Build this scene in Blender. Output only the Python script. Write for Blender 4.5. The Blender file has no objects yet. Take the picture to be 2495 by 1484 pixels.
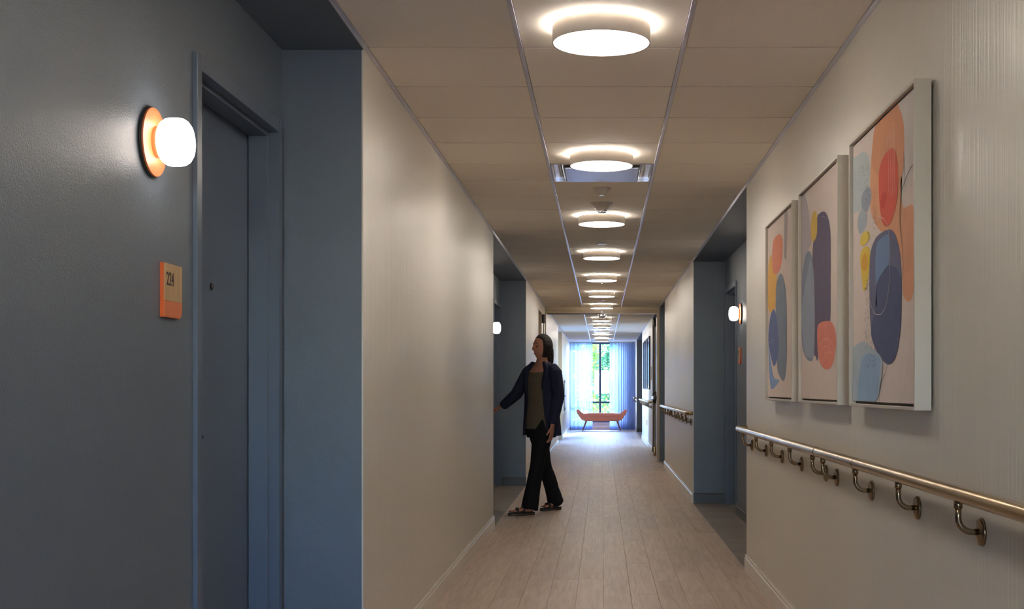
import bpy, bmesh, math, random
from mathutils import Vector, Matrix, noise
PI = math.pi
S = bpy.context.scene
COL = S.collection
rnd = random.Random(7)

# ---------------------------------------------------------------- camera, sky, sun, exposure
EYE = 1.152
cam_d = bpy.data.cameras.new('camera')
cam = bpy.data.objects.new('camera', cam_d); COL.objects.link(cam)
cam.location = (0, 0, EYE); cam.rotation_euler = (PI/2, 0, 0)
cam_d.sensor_fit = 'HORIZONTAL'; cam_d.sensor_width = 36
cam_d.lens = 3061/2495*36
cam_d.shift_x = -(1466.5-1247.5)/2495
cam_d.shift_y = (946-742)/2495
cam_d.clip_start = 0.05; cam_d.clip_end = 400
S.camera = cam

world = bpy.data.worlds.new('world'); S.world = world; world.use_nodes = True
wn = world.node_tree; wn.nodes.clear()
wo = wn.nodes.new('ShaderNodeOutputWorld'); wb = wn.nodes.new('ShaderNodeBackground')
sk = wn.nodes.new('ShaderNodeTexSky')
sk.sky_type = 'NISHITA'; sk.sun_disc = False; sk.sun_elevation = math.radians(26); sk.sun_rotation = math.radians(-13); sk.air_density = 1.2; sk.dust_density = 0.15; sk.ozone_density = 3.0
wt = wn.nodes.new('ShaderNodeMixRGB'); wt.blend_type = 'MULTIPLY'; wt.inputs[0].default_value = 1; wt.inputs[2].default_value = (0.84, 0.93, 1.22, 1)   # camera white balance set for the warm lamps
wn.links.new(sk.outputs[0], wt.inputs[1]); wn.links.new(wt.outputs[0], wb.inputs[0]); wn.links.new(wb.outputs[0], wo.inputs[0])
wb.inputs[1].default_value = SKY_STRENGTH = 4.6

sd = bpy.data.lights.new('sun', 'SUN'); sun = bpy.data.objects.new('sun', sd); COL.objects.link(sun)
sd.energy = 4.2; sd.angle = math.radians(0.6); sd.color = (0.60, 0.76, 1.0)
sun.location = (8, 60, 25)
sun.rotation_euler = Vector((-0.21, -1.0, -0.46)).to_track_quat('-Z', 'Y').to_euler()

vs = S.view_settings
S.display_settings.display_device = 'sRGB'
vs.view_transform = 'Standard'; vs.look = 'None'; vs.gamma = 1; vs.use_curve_mapping = False
vs.exposure = 0.84
S.cycles.use_denoising = True
S.cycles.max_bounces = 16; S.cycles.diffuse_bounces = 12; S.cycles.glossy_bounces = 4; S.cycles.transmission_bounces = 8; S.cycles.transparent_max_bounces = 16
S.cycles.sample_clamp_indirect = 20

LAMP_E = 16.5      # drum light diffusers
HALO_E = 74.0
GLOBE_E = 5.6
WARM = (1.0, 0.86, 0.70)

# ---------------------------------------------------------------- materials
def lin(c):
    def f(v):
        v = v/255.0
        return v/12.92 if v <= 0.04045 else ((v+0.055)/1.055)**2.4
    return tuple(f(v) for v in c[:3])+(1,)

def mat(name, rgb, rough=0.5, metal=0.0, noise_amt=0.0, noise_scale=(8, 8, 8), bump=0.0, bump_scale=(200, 200, 200), spec=0.5, emit=None, emit_s=0.0, coat=0.0, linear=False, detail=4.0, rvar=0.0):
    m = bpy.data.materials.new(name); m.use_nodes = True
    nt = m.node_tree; b = nt.nodes['Principled BSDF']
    c = (tuple(rgb)+(1,))[:4] if linear else lin(rgb)
    b.inputs['Base Color'].default_value = c
    b.inputs['Roughness'].default_value = rough
    b.inputs['Metallic'].default_value = metal
    b.inputs['Specular IOR Level'].default_value = spec
    b.inputs['Coat Weight'].default_value = coat
    tc = nt.nodes.new('ShaderNodeTexCoord')
    def nz(scale, det):
        mp = nt.nodes.new('ShaderNodeMapping'); mp.inputs['Scale'].default_value = scale
        nt.links.new(tc.outputs['Object'], mp.inputs['Vector'])
        n = nt.nodes.new('ShaderNodeTexNoise'); n.inputs['Scale'].default_value = 1.0; n.inputs['Detail'].default_value = det
        nt.links.new(mp.outputs[0], n.inputs['Vector']); return n
    n = nz(noise_scale, detail)
    mx = nt.nodes.new('ShaderNodeMixRGB')
    mx.inputs[1].default_value = tuple(v*(1-noise_amt) for v in c[:3])+(1,)
    mx.inputs[2].default_value = tuple(min(1, v*(1+noise_amt)) for v in c[:3])+(1,)
    nt.links.new(n.outputs['Fac'], mx.inputs[0]); nt.links.new(mx.outputs[0], b.inputs['Base Color'])
    if rvar:
        mr = nt.nodes.new('ShaderNodeMapRange'); mr.inputs[3].default_value = rough-rvar; mr.inputs[4].default_value = rough+rvar
        mr.inputs[1].default_value = 0.3; mr.inputs[2].default_value = 0.7
        nt.links.new(n.outputs['Fac'], mr.inputs[0]); nt.links.new(mr.outputs[0], b.inputs['Roughness'])
    if bump:
        n2 = nz(bump_scale, 2.0)
        bp = nt.nodes.new('ShaderNodeBump'); bp.inputs['Strength'].default_value = bump; bp.inputs['Distance'].default_value = 0.002
        nt.links.new(n2.outputs['Fac'], bp.inputs['Height']); nt.links.new(bp.outputs[0], b.inputs['Normal'])
    if emit:
        b.inputs['Emission Color'].default_value = tuple(emit)+(1,); b.inputs['Emission Strength'].default_value = emit_s
    return m

def wood_mat(name, c_lo, c_hi, rough=0.4, along='Y', var=0.18, spec=0.5, rings=True):
    m = bpy.data.materials.new(name); m.use_nodes = True
    nt = m.node_tree; b = nt.nodes['Principled BSDF']; L = nt.links.new
    b.inputs['Roughness'].default_value = rough; b.inputs['Specular IOR Level'].default_value = spec
    tc = nt.nodes.new('ShaderNodeTexCoord'); oi = nt.nodes.new('ShaderNodeObjectInfo')
    off = nt.nodes.new('ShaderNodeVectorMath'); off.operation = 'SCALE'; off.inputs[0].default_value = (17, 31, 9); L(oi.outputs['Random'], off.inputs['Scale'])
    ad = nt.nodes.new('ShaderNodeVectorMath'); L(tc.outputs['Object'], ad.inputs[0]); L(off.outputs[0], ad.inputs[1])
    mp = nt.nodes.new('ShaderNodeMapping')
    mp.inputs['Scale'].default_value = {'Y': (55, 3.2, 20), 'X': (3.2, 55, 20), 'Z': (55, 55, 3.2)}[along]
    L(ad.outputs[0], mp.inputs[0])
    n1 = nt.nodes.new('ShaderNodeTexNoise'); n1.inputs['Scale'].default_value = 1; n1.inputs['Detail'].default_value = 6; n1.inputs['Distortion'].default_value = 0.6
    L(mp.outputs[0], n1.inputs['Vector'])
    mp2 = nt.nodes.new('ShaderNodeMapping')
    mp2.inputs['Scale'].default_value = {'Y': (9, 0.7, 5), 'X': (1.1, 9, 5), 'Z': (9, 9, 1.1)}[along]
    L(ad.outputs[0], mp2.inputs[0])
    n2 = nt.nodes.new('ShaderNodeTexNoise'); n2.inputs['Scale'].default_value = 1; n2.inputs['Detail'].default_value = 1.5
    L(mp2.outputs[0], n2.inputs['Vector'])
    # cathedral rings from the low-frequency field
    mu = nt.nodes.new('ShaderNodeMath'); mu.operation = 'MULTIPLY'; mu.inputs[1].default_value = 34; L(n2.outputs['Fac'], mu.inputs[0])
    si = nt.nodes.new('ShaderNodeMath'); si.operation = 'SINE'; L(mu.outputs[0], si.inputs[0])
    mr = nt.nodes.new('ShaderNodeMapRange'); mr.inputs[1].default_value = -1; mr.inputs[3].default_value = 0; mr.inputs[4].default_value = 0.16 if rings else 0.0
    L(si.outputs[0], mr.inputs[0])
    sm = nt.nodes.new('ShaderNodeMath'); sm.operation = 'ADD'; L(n1.outputs['Fac'], sm.inputs[0]); L(mr.outputs[0], sm.inputs[1])
    rp = nt.nodes.new('ShaderNodeValToRGB'); rp.color_ramp.elements[0].position = 0.25; rp.color_ramp.elements[1].position = 0.95
    rp.color_ramp.elements[0].color = lin(c_lo); rp.color_ramp.elements[1].color = lin(c_hi)
    L(sm.outputs[0], rp.inputs[0])
    hs = nt.nodes.new('ShaderNodeHueSaturation')
    v = nt.nodes.new('ShaderNodeMapRange'); v.inputs[3].default_value = 1-var; v.inputs[4].default_value = 1+var; L(oi.outputs['Random'], v.inputs[0])
    L(v.outputs[0], hs.inputs['Value']); L(rp.outputs[0], hs.inputs['Color']); L(hs.outputs[0], b.inputs['Base Color'])
    bp = nt.nodes.new('ShaderNodeBump'); bp.inputs['Strength'].default_value = 0.25; bp.inputs['Distance'].default_value = 0.001
    L(sm.outputs[0], bp.inputs['Height']); L(bp.outputs[0], b.inputs['Normal'])
    return m

M = {}
M['beige'] = mat('beige_wall_paint', (206, 199, 187), 0.38, noise_amt=0.05, noise_scale=(30, 30, 0.9), bump=0.8, bump_scale=(70, 70, 1.2), rvar=0.04, spec=0.4)
M['beige_trim'] = mat('beige_gloss_trim', (204, 194, 178), 0.24, bump=0.1, bump_scale=(40, 40, 40))
M['blue'] = mat('slate_blue_wall_paint', (93, 103, 116), 0.45, noise_amt=0.05, bump=0.5, bump_scale=(260, 260, 260))
M['blue_trim'] = mat('slate_blue_enamel', (86, 97, 114), 0.35, noise_amt=0.03, bump=0.05)
M['blue_base'] = mat('slate_rubber_base', (74, 78, 82), 0.45, noise_amt=0.05)
M['tile'] = mat('ceiling_tile_fibre', (246, 238, 226), 0.9, noise_amt=0.04, noise_scale=(300, 300, 300), bump=0.3, bump_scale=(700, 700, 700), spec=0.2)
M['plenum'] = mat('dark_plenum', (40, 38, 36), 0.9)
M['tee'] = mat('brushed_aluminium_grid', (228, 228, 242), 0.30, metal=0.45, noise_amt=0.1, noise_scale=(60, 8, 60))
M['plank'] = wood_mat('tan_oak_plank', (152, 128, 108), (190, 168, 147), 0.50, 'Y', 0.08, spec=0.75)
M['plank_dark'] = wood_mat('grey_brown_plank', (100, 90, 80), (142, 130, 117), 0.42, 'X', 0.12)
M['sub'] = mat('floor_substrate', (120, 102, 86), 0.9)
M['brass'] = mat('satin_bronze_metal', (166, 142, 104), 0.24, metal=1.0, noise_amt=0.08, noise_scale=(60, 3, 60), bump=0.15, bump_scale=(300, 12, 300))
M['brass_dark'] = mat('antique_bronze_metal', (134, 116, 92), 0.26, metal=1.0, noise_amt=0.15, noise_scale=(40, 40, 40))
M['chrome'] = mat('polished_chrome', (225, 225, 230), 0.08, metal=1.0)
M['white'] = mat('white_enamel', (196, 188, 178), 0.45, noise_amt=0.02)
M['drum'] = mat('drum_white_powder_coat', (190, 182, 174), 0.5, noise_amt=0.02)
M['diff'] = mat('lit_opal_diffuser', (255, 250, 240), 0.5, emit=(1.0, 0.92, 0.82), emit_s=LAMP_E)
M['halo'] = mat('lit_halo_band', (255, 250, 240), 0.5, emit=(1.0, 0.92, 0.82), emit_s=HALO_E)
M['globe'] = mat('lit_opal_glass_globe', (255, 252, 246), 0.3, emit=(1.0, 0.93, 0.84), emit_s=GLOBE_E)
M['orange'] = mat('orange_powder_coat', (214, 118, 70), 0.4, noise_amt=0.03)
M['orange_edge'] = mat('orange_acrylic', (214, 92, 30), 0.35)
M['signwood'] = wood_mat('pale_sign_veneer', (176, 140, 96), (206, 172, 126), 0.45, 'Z', 0.0, rings=False)
M['ink'] = mat('black_print', (24, 20, 20), 0.5)
M['black'] = mat('black_plastic', (26, 26, 30), 0.35)
M['gasket'] = mat('dark_gasket', (40, 38, 34), 0.6)
M['frame'] = mat('cream_lacquered_frame', (184, 174, 160), 0.4, noise_amt=0.02)
M['canvas'] = mat('pale_pink_canvas', (214, 198, 190), 0.8, noise_amt=0.04, noise_scale=(20, 20, 20), bump=0.2, bump_scale=(600, 600, 600), spec=0.2)
M['salmon'] = mat('salmon_boucle_fabric', (232, 150, 130), 0.9, noise_amt=0.08, noise_scale=(90, 90, 90), bump=0.4, spec=0.2)
M['legwood'] = wood_mat('walnut_leg', (110, 70, 50), (150, 100, 74), 0.45, 'Z', 0.0)
M['door_tan'] = mat('tan_painted_steel', (168, 148, 118), 0.35, noise_amt=0.03)
M['mullion'] = mat('dark_window_aluminium', (62, 74, 100), 0.4, metal=0.3)
M['skin'] = mat('warm_skin', (172, 116, 92), 0.55, noise_amt=0.06, noise_scale=(30, 30, 30))
M['hair'] = mat('dark_brown_hair', (34, 26, 22), 0.75, noise_amt=0.35, noise_scale=(120, 120, 20), bump=0.8, bump_scale=(300, 300, 30))
M['navy'] = mat('navy_jacket_cloth', (36, 38, 58), 0.85, noise_amt=0.12, noise_scale=(30, 30, 30), bump=0.3, spec=0.2)
M['olive'] = mat('olive_brown_knit', (92, 80, 66), 0.9, noise_amt=0.1, noise_scale=(60, 60, 60), bump=0.3, spec=0.2)
M['trouser'] = mat('black_trouser_cloth', (20, 20, 23), 0.85, noise_amt=0.15, noise_scale=(20, 20, 20), bump=0.3, spec=0.2)
M['leather'] = mat('black_leather', (26, 24, 24), 0.45)
M['cork'] = mat('tan_sole', (120, 100, 74), 0.7)
M['eye'] = mat('eye_dark', (30, 24, 22), 0.2)
M['lip'] = mat('lip_rose', (150, 84, 76), 0.5)
M['mirror'] = mat('glossy_reflector_steel', (215, 214, 220), 0.12, metal=1.0)
M['panel_gloss'] = mat('satin_aluminium_panel', (190, 200, 225), 0.22, metal=0.8)

def glass_mat():
    m = bpy.data.materials.new('clear_window_glass'); m.use_nodes = True
    nt = m.node_tree; nt.nodes.clear(); L = nt.links.new
    o = nt.nodes.new('ShaderNodeOutputMaterial'); t = nt.nodes.new('ShaderNodeBsdfTransparent'); g = nt.nodes.new('ShaderNodeBsdfGlossy')
    t.inputs[0].default_value = (0.90, 0.94, 0.97, 1); g.inputs['Roughness'].default_value = 0.02
    f = nt.nodes.new('ShaderNodeFresnel'); f.inputs[0].default_value = 1.45
    mx = nt.nodes.new('ShaderNodeMixShader'); L(f.outputs[0], mx.inputs[0]); L(t.outputs[0], mx.inputs[1]); L(g.outputs[0], mx.inputs[2]); L(mx.outputs[0], o.inputs[0])
    return m
M['glass'] = glass_mat()
def sheer_mat():
    m = bpy.data.materials.new('pale_blue_sheer_voile'); m.use_nodes = True
    nt = m.node_tree; nt.nodes.clear(); L = nt.links.new
    o = nt.nodes.new('ShaderNodeOutputMaterial'); t = nt.nodes.new('ShaderNodeBsdfTransparent'); tl = nt.nodes.new('ShaderNodeBsdfTranslucent'); d = nt.nodes.new('ShaderNodeBsdfDiffuse')
    tc = nt.nodes.new('ShaderNodeTexCoord'); n = nt.nodes.new('ShaderNodeTexNoise'); n.inputs['Scale'].default_value = 400
    L(tc.outputs['Object'], n.inputs['Vector'])
    rp = nt.nodes.new('ShaderNodeValToRGB'); rp.color_ramp.elements[0].color = (0.42, 0.53, 0.78, 1); rp.color_ramp.elements[1].color = (0.50, 0.61, 0.86, 1); L(n.outputs['Fac'], rp.inputs[0])
    L(rp.outputs[0], tl.inputs[0]); L(rp.outputs[0], d.inputs[0]); t.inputs[0].default_value = (0.9, 0.95, 1, 1)
    m1 = nt.nodes.new('ShaderNodeMixShader'); m1.inputs[0].default_value = 0.38; L(tl.outputs[0], m1.inputs[1]); L(d.outputs[0], m1.inputs[2])
    m2 = nt.nodes.new('ShaderNodeMixShader'); m2.inputs[0].default_value = 0.78; L(t.outputs[0], m2.inputs[1]); L(m1.outputs[0], m2.inputs[2]); L(m2.outputs[0], o.inputs[0])
    return m
M['sheer'] = sheer_mat()
def leaf_mat(name, lo, hi):
    m = bpy.data.materials.new(name); m.use_nodes = True
    nt = m.node_tree; nt.nodes.clear(); L = nt.links.new
    o = nt.nodes.new('ShaderNodeOutputMaterial'); tl = nt.nodes.new('ShaderNodeBsdfTranslucent'); d = nt.nodes.new('ShaderNodeBsdfDiffuse')
    tc = nt.nodes.new('ShaderNodeTexCoord'); n = nt.nodes.new('ShaderNodeTexNoise'); n.inputs['Scale'].default_value = 2.2; n.inputs['Detail'].default_value = 5
    L(tc.outputs['Object'], n.inputs['Vector'])
    rp = nt.nodes.new('ShaderNodeValToRGB'); rp.color_ramp.elements[0].position = 0.35; rp.color_ramp.elements[1].position = 0.65
    rp.color_ramp.elements[0].color = lin(lo); rp.color_ramp.elements[1].color = lin(hi); L(n.outputs['Fac'], rp.inputs[0])
    L(rp.outputs[0], tl.inputs[0]); L(rp.outputs[0], d.inputs[0])
    m1 = nt.nodes.new('ShaderNodeMixShader'); m1.inputs[0].default_value = 0.5; L(tl.outputs[0], m1.inputs[1]); L(d.outputs[0], m1.inputs[2]); L(m1.outputs[0], o.inputs[0])
    return m
M['leaf_a'] = leaf_mat('bright_green_leaves', (60, 105, 36), (150, 180, 70))
M['leaf_b'] = leaf_mat('blue_green_leaves', (44, 90, 60), (110, 155, 105))
M['bark'] = mat('tree_bark', (96, 82, 68), 0.9, noise_amt=0.3, noise_scale=(10, 10, 3), bump=0.8, bump_scale=(30, 30, 6))
M['grass'] = mat('pale_paving_outside', (150, 148, 144), 0.9, noise_amt=0.2, noise_scale=(1, 1, 1))

# ---------------------------------------------------------------- mesh helpers
def link(name, me, m=None, parent=None, loc=None, smooth=False):
    o = bpy.data.objects.new(name, me); COL.objects.link(o)
    if m is not None and me is not None and not me.materials: me.materials.append(m)
    if smooth and me is not None:
        for p in me.polygons: p.use_smooth = True
    if loc is not None: o.location = loc
    if parent is not None: o.parent = parent
    return o
def done(bm, name, m, parent=None, loc=None, smooth=False, sharp=None):
    bmesh.ops.recalc_face_normals(bm, faces=bm.faces)
    if sharp is not None:
        for e in bm.edges:
            if len(e.link_faces) == 2 and e.calc_face_angle(0) > sharp: e.smooth = False
        smooth = True
    me = bpy.data.meshes.new(name); bm.to_mesh(me); bm.free()
    return link(name, me, m, parent, loc, smooth)
def box(bm, x0, x1, y0, y1, z0, z1, bev=0.0):
    r = bmesh.ops.create_cube(bm, size=1)
    vs_ = r['verts']
    for v in vs_:
        v.co = Vector((x0+(v.co.x+.5)*(x1-x0), y0+(v.co.y+.5)*(y1-y0), z0+(v.co.z+.5)*(z1-z0)))
    if bev:
        es = list({e for v in vs_ for e in v.link_edges})
        bmesh.ops.bevel(bm, geom=es, offset=bev, segments=2, affect='EDGES', profile=0.5)
def nb(): return bmesh.new()
def B(name, m, x0, x1, y0, y1, z0, z1, parent=None, bev=0.0, kind=None):
    bm = nb(); box(bm, min(x0, x1), max(x0, x1), min(y0, y1), max(y0, y1), z0, z1, bev)
    o = done(bm, name, m, parent)
    if kind: o['kind'] = kind
    return o
def St(name, m, *a, parent=None, bev=0.0):
    o = B(name, m, *a, parent=parent, bev=bev)
    if parent is None: o['kind'] = 'structure'
    return o
def lathe(bm, prof, axis, origin, n=48, cap=True):
    """prof = [(radius, distance along axis)]"""
    ax = Vector(axis).normalized(); t = Vector((0, 0, 1)) if abs(ax.z) < 0.9 else Vector((1, 0, 0))
    u = ax.cross(t).normalized(); w = ax.cross(u).normalized(); O = Vector(origin)
    rings = []
    for r, d in prof:
        if r < 1e-6: rings.append([bm.verts.new(O+ax*d)])
        else: rings.append([bm.verts.new(O+ax*d+(u*math.cos(2*PI*k/n)+w*math.sin(2*PI*k/n))*r) for k in range(n)])
    for a, b in zip(rings, rings[1:]):
        for k in range(n):
            k2 = (k+1) % n
            if len(a) == 1 and len(b) == 1: continue
            if len(a) == 1: bm.faces.new((a[0], b[k], b[k2]))
            elif len(b) == 1: bm.faces.new((a[k], a[k2], b[0]))
            else: bm.faces.new((a[k], a[k2], b[k2], b[k]))
    if cap:
        if len(rings[0]) > 1: bm.faces.new(rings[0][::-1])
        if len(rings[-1]) > 1: bm.faces.new(rings[-1])
def tube(bm, pts, rad, n=16, caps=True, sx=1.0, up=None):
    pts = [Vector(p) for p in pts]; rad = rad if isinstance(rad, (list, tuple)) else [rad]*len(pts)
    tang = []
    for i in range(len(pts)):
        a = pts[max(0, i-1)]; b = pts[min(len(pts)-1, i+1)]; tang.append((b-a).normalized())
    t0 = tang[0]; ref = Vector(up) if up else (Vector((0, 0, 1)) if abs(t0.z) < 0.9 else Vector((1, 0, 0)))
    u = (ref - t0*ref.dot(t0)).normalized(); rings = []
    for p, t, r in zip(pts, tang, rad):
        u = (u - t*u.dot(t)).normalized(); w = t.cross(u)
        rr = r if isinstance(r, (tuple, list)) else (r, r*sx)
        rings.append([bm.verts.new(p+u*math.cos(2*PI*k/n)*rr[0]+w*math.sin(2*PI*k/n)*rr[1]) for k in range(n)])
    for a, b in zip(rings, rings[1:]):
        for k in range(n): bm.faces.new((a[k], a[(k+1) % n], b[(k+1) % n], b[k]))
    if caps: bm.faces.new(rings[0][::-1]); bm.faces.new(rings[-1])
def prism(bm, poly, f0, f1):
    """poly = 2-D points; f0,f1 map (a,b)->3-D for the two ends"""
    A_ = [bm.verts.new(f0(a, b)) for a, b in poly]; B_ = [bm.verts.new(f1(a, b)) for a, b in poly]
    n = len(poly)
    for k in range(n): bm.faces.new((A_[k], A_[(k+1) % n], B_[(k+1) % n], B_[k]))
    bm.faces.new(A_[::-1]); bm.faces.new(B_)
def empty(name, loc=(0, 0, 0)):
    o = bpy.data.objects.new(name, None); COL.objects.link(o); o.location = loc; o.empty_display_size = 0.1
    return o
def tag(o, label, cat, group=None, kind=None):
    o['label'] = label; o['category'] = cat
    if group: o['group'] = group
    if kind: o['kind'] = kind
    return o
def copy_tree(o, parent=None):
    c = o.copy(); COL.objects.link(c)
    if parent is not None: c.parent = parent
    for ch in list(o.children): copy_tree(ch, c)
    return c

# ---------------------------------------------------------------- measurements of the corridor
XL, XR = -0.895, 0.915            # corridor wall planes
ZC = 2.43                         # ceiling tiles
Y0, Y1 = -4.0, 34.9               # wall behind the viewer, window wall
OUT = 1.75
RL, RR = -1.198, 1.236            # alcove back planes
YH = 19.75                        # cross-corridor door frame
ART_A= [('b',(222,152,112),[(0.532,0.907),(0.601,0.843),(0.632,0.71),(0.613,0.628),(0.48,0.556),(0.316,0.532),(0.209,0.447),(0.179,0.328),(0.061,0.333),(0.061,0.558),(0.121,0.582),(0.186,0.59),(0.216,0.662),(0.172,0.746),(0.179,0.832),(0.239,0.892),(0.277,0.913)]),('b',(206,196,190),[(0.277,0.913),(0.065,0.908),(0.065,0.692),(0.121,0.647),(0.201,0.638),(0.172,0.746),(0.179,0.832),(0.239,0.892)]),('b',(214,140,100),[(0.532,0.907),(0.586,0.856),(0.601,0.788),(0.48,0.72),(0.364,0.693),(0.209,0.675),(0.172,0.746),(0.179,0.832),(0.239,0.892),(0.277,0.913)]),('b',(176,188,192),[(0.94,0.848),(0.856,0.858),(0.727,0.851),(0.65,0.813),(0.645,0.752),(0.679,0.713),(0.756,0.664),(0.877,0.669),(0.94,0.678)]),('b',(140,152,168),[(0.766,0.707),(0.688,0.723),(0.632,0.716),(0.61,0.687),(0.641,0.656),(0.707,0.643),(0.756,0.664)]),('b',(158,170,180),[(0.826,0.637),(0.786,0.66),(0.717,0.655),(0.675,0.624),(0.707,0.593),(0.786,0.585),(0.826,0.608)]),('b',(222,192,70),[(0.786,0.561),(0.746,0.581),(0.669,0.579),(0.636,0.567),(0.65,0.549),(0.727,0.538),(0.78,0.546)]),('b',(222,186,60),[(0.786,0.508),(0.736,0.531),(0.669,0.528),(0.636,0.512),(0.632,0.468),(0.669,0.415),(0.707,0.387),(0.74,0.393),(0.766,0.448)]),('b',(212,150,45),[(0.76,0.489),(0.727,0.51),(0.688,0.506),(0.664,0.471),(0.688,0.453),(0.736,0.454),(0.76,0.468)]),('b',(220,78,60),[(0.501,0.708),(0.489,0.752),(0.429,0.78),(0.332,0.787),(0.277,0.766),(0.246,0.717),(0.246,0.645),(0.277,0.599),(0.332,0.567),(0.388,0.559),(0.446,0.578),(0.489,0.638)]),('b',(205,62,50),[(0.48,0.644),(0.455,0.667),(0.404,0.666),(0.388,0.649),(0.413,0.626),(0.455,0.621)]),('b',(84,86,118),[(0.636,0.452),(0.613,0.509),(0.532,0.543),(0.38,0.547),(0.3,0.53),(0.239,0.486),(0.209,0.426),(0.201,0.34),(0.211,0.241),(0.261,0.164),(0.356,0.135),(0.463,0.154),(0.568,0.2),(0.623,0.273),(0.637,0.373)]),('b',(96,124,168),[(0.55,0.444),(0.532,0.512),(0.48,0.529),(0.364,0.527),(0.36,0.441),(0.463,0.405),(0.532,0.381)]),('b',(58,68,108),[(0.532,0.388),(0.463,0.417),(0.364,0.436),(0.254,0.416),(0.204,0.376),(0.204,0.305),(0.216,0.234),(0.261,0.164),(0.356,0.135),(0.463,0.154),(0.568,0.2),(0.613,0.253),(0.532,0.326)]),('b',(164,182,196),[(0.936,0.187),(0.877,0.206),(0.736,0.218),(0.623,0.198),(0.463,0.158),(0.455,0.112),(0.55,0.02),(0.936,0.02)]),('b',(136,168,204),[(0.816,0.017),(0.776,0.137),(0.679,0.175),(0.48,0.155),(0.498,0.094),(0.55,0.02)]),(0.0033,(40,42,50),[(0.065,0.69),(0.121,0.674),(0.194,0.637),(0.22,0.584),(0.213,0.537),(0.186,0.463),(0.176,0.409),(0.194,0.375),(0.201,0.354)]),(0.0028,(48,58,100),[(0.38,0.136),(0.404,0.108),(0.463,0.082),(0.489,0.055),(0.489,0.019)]),(0.0016,(236,220,210),[(0.515,0.603),(0.446,0.593),(0.38,0.562),(0.356,0.518),(0.348,0.469),(0.356,0.374),(0.396,0.317),(0.455,0.296),(0.498,0.295),(0.568,0.305),(0.632,0.349)]),(0.0016,(238,214,204),[(0.369,0.835),(0.362,0.747),(0.359,0.659)]),(0.0016,(238,214,204),[(0.34,0.833),(0.333,0.736),(0.33,0.64)]),(0.0016,(238,214,204),[(0.316,0.832),(0.309,0.736),(0.306,0.64)]),(0.0016,(238,214,204),[(0.295,0.835),(0.289,0.738),(0.286,0.642)]),(0.0016,(238,214,204),[(0.295,0.853),(0.277,0.835),(0.278,0.745),(0.274,0.646)]),(0.0008,(150,130,125),[(0.068,0.636),(0.136,0.631),(0.179,0.614),(0.164,0.562),(0.114,0.496),(0.1,0.436),(0.093,0.314),(0.079,0.176),(0.121,0.118),(0.186,0.031),(0.223,0.024)]),(0.0008,(160,140,135),[(0.209,0.241),(0.254,0.164),(0.303,0.099),(0.306,0.023)])]
ART_B= [('b',(176,168,176),[(0.994,0.925),(0.83,0.912),(0.75,0.853),(0.68,0.765),(0.645,0.669),(0.726,0.643),(0.897,0.498),(0.96,0.398),(0.994,0.4)]),('b',(212,204,202),[(0.83,0.912),(0.715,0.911),(0.703,0.83),(0.657,0.747),(0.634,0.668),(0.68,0.765),(0.75,0.853)]),('b',(84,76,104),[(0.501,0.756),(0.437,0.764),(0.354,0.759),(0.283,0.737),(0.225,0.691),(0.2,0.618),(0.205,0.443),(0.219,0.314),(0.374,0.312),(0.458,0.279),(0.483,0.177),(0.544,0.193),(0.578,0.216),(0.6,0.399),(0.622,0.552),(0.6,0.664),(0.518,0.684)]),('b',(212,172,70),[(0.657,0.735),(0.634,0.774),(0.578,0.791),(0.522,0.78),(0.501,0.741),(0.518,0.684),(0.6,0.667),(0.645,0.684)]),('b',(122,134,156),[(0.884,0.537),(0.847,0.593),(0.786,0.634),(0.715,0.642),(0.645,0.619),(0.578,0.529),(0.562,0.396),(0.562,0.246),(0.6,0.187),(0.668,0.175),(0.774,0.191),(0.872,0.237),(0.902,0.338)]),('b',(144,154,178),[(0.774,0.53),(0.68,0.596),(0.634,0.591),(0.571,0.472),(0.562,0.321),(0.589,0.198),(0.691,0.191),(0.81,0.215),(0.892,0.338),(0.872,0.44)]),('b',(224,122,104),[(0.501,0.262),(0.49,0.31),(0.416,0.325),(0.254,0.322),(0.177,0.312),(0.111,0.281),(0.089,0.236),(0.111,0.196),(0.158,0.155),(0.234,0.136),(0.344,0.139),(0.426,0.161),(0.483,0.206)]),(0.0009,(240,190,160),[(0.447,0.223),(0.395,0.251),(0.293,0.256),(0.196,0.243),(0.139,0.214),(0.121,0.196)]),(0.0009,(240,190,160),[(0.437,0.23),(0.374,0.254),(0.273,0.25),(0.177,0.229),(0.13,0.2)]),(0.0009,(240,190,160),[(0.416,0.201),(0.344,0.224),(0.254,0.223),(0.177,0.201),(0.148,0.183)]),(0.0009,(240,190,160),[(0.385,0.163),(0.313,0.198),(0.225,0.202),(0.148,0.191)]),(0.0006,(190,184,190),[(0.447,0.742),(0.395,0.744),(0.323,0.734),(0.264,0.715)]),(0.0006,(120,112,135),[(0.395,0.771),(0.391,0.676),(0.395,0.593)]),(0.0006,(120,112,135),[(0.35,0.815),(0.344,0.706),(0.348,0.584)]),(0.0006,(120,112,135),[(0.313,0.831),(0.309,0.702),(0.317,0.595)]),(0.0006,(120,112,135),[(0.27,0.821),(0.262,0.731),(0.26,0.582)]),(0.0006,(90,100,120),[(0.786,0.209),(0.703,0.193),(0.611,0.196),(0.589,0.205)])]
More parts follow.
